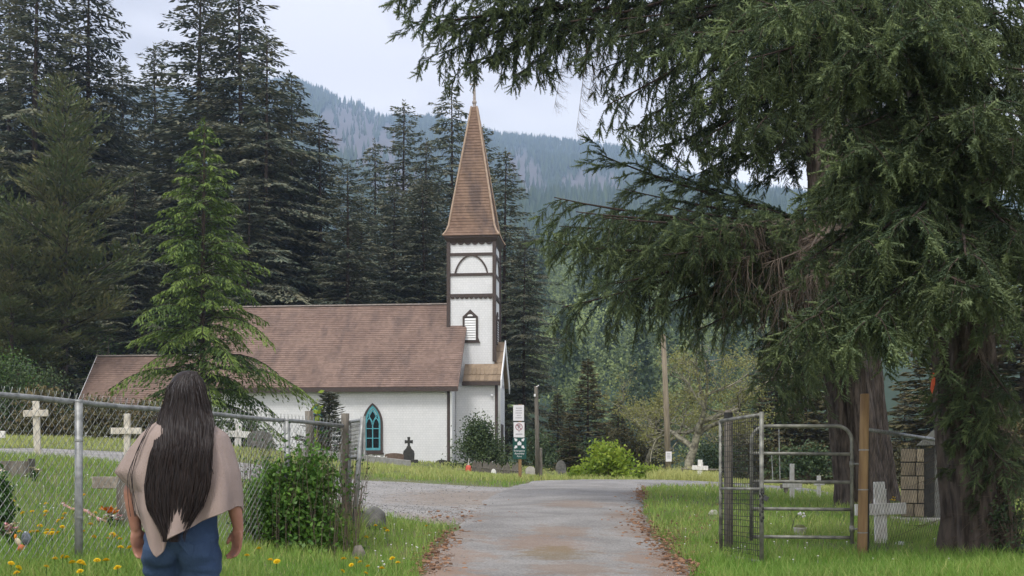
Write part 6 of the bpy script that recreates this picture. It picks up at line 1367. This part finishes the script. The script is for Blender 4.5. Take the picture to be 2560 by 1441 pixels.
for i in range(nt_):
    th = 360 * i / nt_; a = R(th); hz = zl(np.interp(th, hem_t, hem_v))
    for j in range(ns_):
        s = j / (ns_ - 1); z = zk[-1] + (hz - zk[-1]) * s ** .9
        hw = np.interp(z, zk, aR) if math.cos(a) > 0 else np.interp(z, zk, aL); dp = np.interp(z, zk, bb_)
        fold = (.013 * math.sin(a * 9 + 2.2 * s) + .016 * mnoise((math.cos(a) * 2.6, math.sin(a) * 2.6, s * 1.6))) * s ** 1.4 * (1.5 if 205 < th < 335 else .8)
        ca, sa = math.cos(a), math.sin(a); sq = (abs(ca) ** 2.3 + abs(sa) ** 2.3) ** (-1 / 2.3)
        V[j, i] = (ca * sq * (hw + fold * .5), sa * sq * (dp + fold) - .012 - (.02 * s if 215 < th < 325 else 0), z)
ii = np.arange(nt_ * ns_).reshape(ns_, nt_); jj = np.roll(ii, -1, 1); Q = np.stack([ii[:-1].ravel(), ii[1:].ravel(), jj[1:].ravel(), jj[:-1].ravel()], 1)
po_ = link('poncho', bigmesh('poncho', V.reshape(-1, 3), Q, M_knit, smooth=True), person); sm = po_.modifiers.new('t', 'SOLIDIFY'); sm.thickness = .006; sm.offset = 0
hb_ = MB(); hb_.tube([tuple(V[ns_ - 1, i] + (V[ns_ - 2, i] - V[ns_ - 1, i]) * .4) for i in list(range(nt_)) + [0]], .0045, 6); hb_.build('hem', M_knit, po_, smooth=True)
# hair: scalp cap plus long straight locks
cap_ = MB(); cap_.ball((HX, -.012, 1.522), (.086, .104, .106), 28, 18); cv = [p for p in cap_.v]
keep = [f for f in cap_.f if not all(cv[k][1] > .055 and cv[k][2] < 1.56 for k in f)]; cap_.f = keep; cap_.m = [0] * len(keep)
hair = cap_.build('hair', M_hair, person, smooth=True, tint=True)
zv_ = [zl(v) for v in (926, 945, 965, 1000, 1055, 1098, 1152, 1211, 1269, 1335)]
eL = [.02, -.025, -.05, -.058, -.095, -.108, -.13, -.146, -.138, -.075]; eR = [.075, .10, .118, .138, .160, .142, .137, .13, .10, .03]      # silhouette of the fall, metres from the body axis
zz_ = np.array(zv_)[::-1]; eL = np.array(eL)[::-1]; eR = np.array(eR)[::-1]
rgh = np.random.default_rng(77); HV_, HF_, HT_ = [], [], []; nb_ = 0
dep = lambda z: np.interp(z, [.80, .95, 1.1, 1.25, 1.34, 1.40, 1.46, 1.54, 1.60, 1.625], [.215, .212, .205, .19, .158, .128, .112, .108, .075, .03])
nS = 5400
for k in range(nS):
    w = rgh.uniform(-1, 1); w = math.copysign(abs(w) ** .85, w); lay = rgh.random(); top = rgh.uniform(1.545, 1.624) if rgh.random() < .75 else rgh.uniform(1.46, 1.56)
    end = zl(rgh.normal(1300 - 62 * abs(w + .05) ** 1.3 + 20 * math.sin(w * 7), 38)) ; end = max(end, zl(1352)); n = 18
    z = np.linspace(top, end, n); f = (z - end) / max(.01, top - end)
    lo = np.interp(z, zz_, eL); hi = np.interp(z, zz_, eR); wx = w * (1 - .0 * f) + .05 * np.sin(z * 7 + k * .9) * (1 - f) + .03 * math.sin(k)
    # locks gather towards the ends
    wx = wx + (np.round(wx * 7.0 + .3) / 7.0 - wx) * .35 * np.clip(1 - f * 2.6, 0, 1)
    x = (lo + hi) / 2 + (hi - lo) / 2 * wx
    rel = np.clip((x - (lo + hi) / 2) / np.maximum((hi - lo) / 2, .02), -1, 1); y = -dep(z) * np.sqrt(np.maximum(.10, 1 - np.interp(z, [1.26, 1.42], [.12, .72]) * rel ** 2)) - .012 * lay + .004 * np.sin(z * 30 + k)
    # round over the crown
    m_ = z > 1.53; xs = np.where(m_, x * 1.0, x)
    wd = .0011 * (1 - .6 * (1 - f) ** 3) + .0004
    tw = rgh.normal(0, .5); ax = np.stack([np.full(n, math.cos(tw)), np.full(n, math.sin(tw)), np.zeros(n)], 1) * wd[:, None] if hasattr(wd, '__len__') else None
    xs = xs + .04 * np.clip((1.42 - z) / .14, 0, 1); C = np.stack([xs, y, z], 1); V_ = np.stack([C - ax, C + ax], 1).reshape(-1, 3); b = np.arange(n - 1)[:, None] * 2 + nb_
    HV_.append(V_); HF_.append(np.concatenate([b, b + 1, b + 3, b + 2], 1)); nb_ += 2 * n
    g_ = rgh.random(); sheen_tint = (.75 if g_ < .10 else .22 * rgh.random()) * np.clip((z - 1.2) / .35, .12, 1); HT_.append(np.repeat(sheen_tint, 2))  # grey sheen painted into the strand tint, strongest at the crown
# the loose lock over the left shoulder and a few strays on the right
for k in range(9):
    n = 16; left = k < 5; z = np.linspace(1.43, zl(1290) if left else zl(1185), n); f = np.linspace(0, 1, n)
    x = (-.075 - .115 * np.minimum(1, f * 1.7) ** .8 + .035 * f ** 3) if left else (.125 + .05 * f); x = x + rgh.normal(0, .010) * f + .008 * np.sin(z * 9 + k)
    y = -dep(z) * (.82 if left else .72) - .014; C = np.stack([x, y, z], 1); ax = np.array([[.0014, 0, 0]]); V_ = np.stack([C - ax, C + ax], 1).reshape(-1, 3); b = np.arange(n - 1)[:, None] * 2 + nb_
    HV_.append(V_); HF_.append(np.concatenate([b, b + 1, b + 3, b + 2], 1)); nb_ += 2 * n; HT_.append(np.full(2 * n, .1))
tag(link('hair_strands', bigmesh('hair_strands', np.concatenate(HV_), np.concatenate(HF_), M_hair, tint=np.concatenate(HT_), smooth=True), hair), kind='stuff')
# under-layer that keeps the fall opaque
U = np.zeros((30, 24, 3))
for j in range(30):
    z = 1.60 + (zl(1248) - 1.60) * j / 29; lo = np.interp(z, zz_, eL); hi = np.interp(z, zz_, eR); sh = .93 - .25 * max(0, j - 20) / 9
    for i in range(24):
        r_ = -1 + 2 * i / 23; U[j, i] = ((lo + hi) / 2 + (hi - lo) / 2 * r_ * sh + .04 * min(1, max(0, (1.42 - z) / .14)), -dep(z) * math.sqrt(max(.1, 1 - np.interp(z, [1.26, 1.42], [.12, .72]) * r_ * r_)) + .004, z + (.03 * math.sin(i * 1.9) if j > 25 else 0))
ii = np.arange(720).reshape(30, 24); Q = np.stack([ii[:-1, :-1].ravel(), ii[1:, :-1].ravel(), ii[1:, 1:].ravel(), ii[:-1, 1:].ravel()], 1)
ul = link('hair_fall', bigmesh('hair_fall', U.reshape(-1, 3), Q, M_hair, tint=np.zeros(720), smooth=True), hair); sm = ul.modifiers.new('t', 'SOLIDIFY'); sm.thickness = .012; sm.offset = 0
for s in (-1, 1):
    mb = MB(); mb.ball((HX + s * .03, .083, 1.505), .011, 10, 8); mb.build('eye', M_plaque, person, smooth=True)
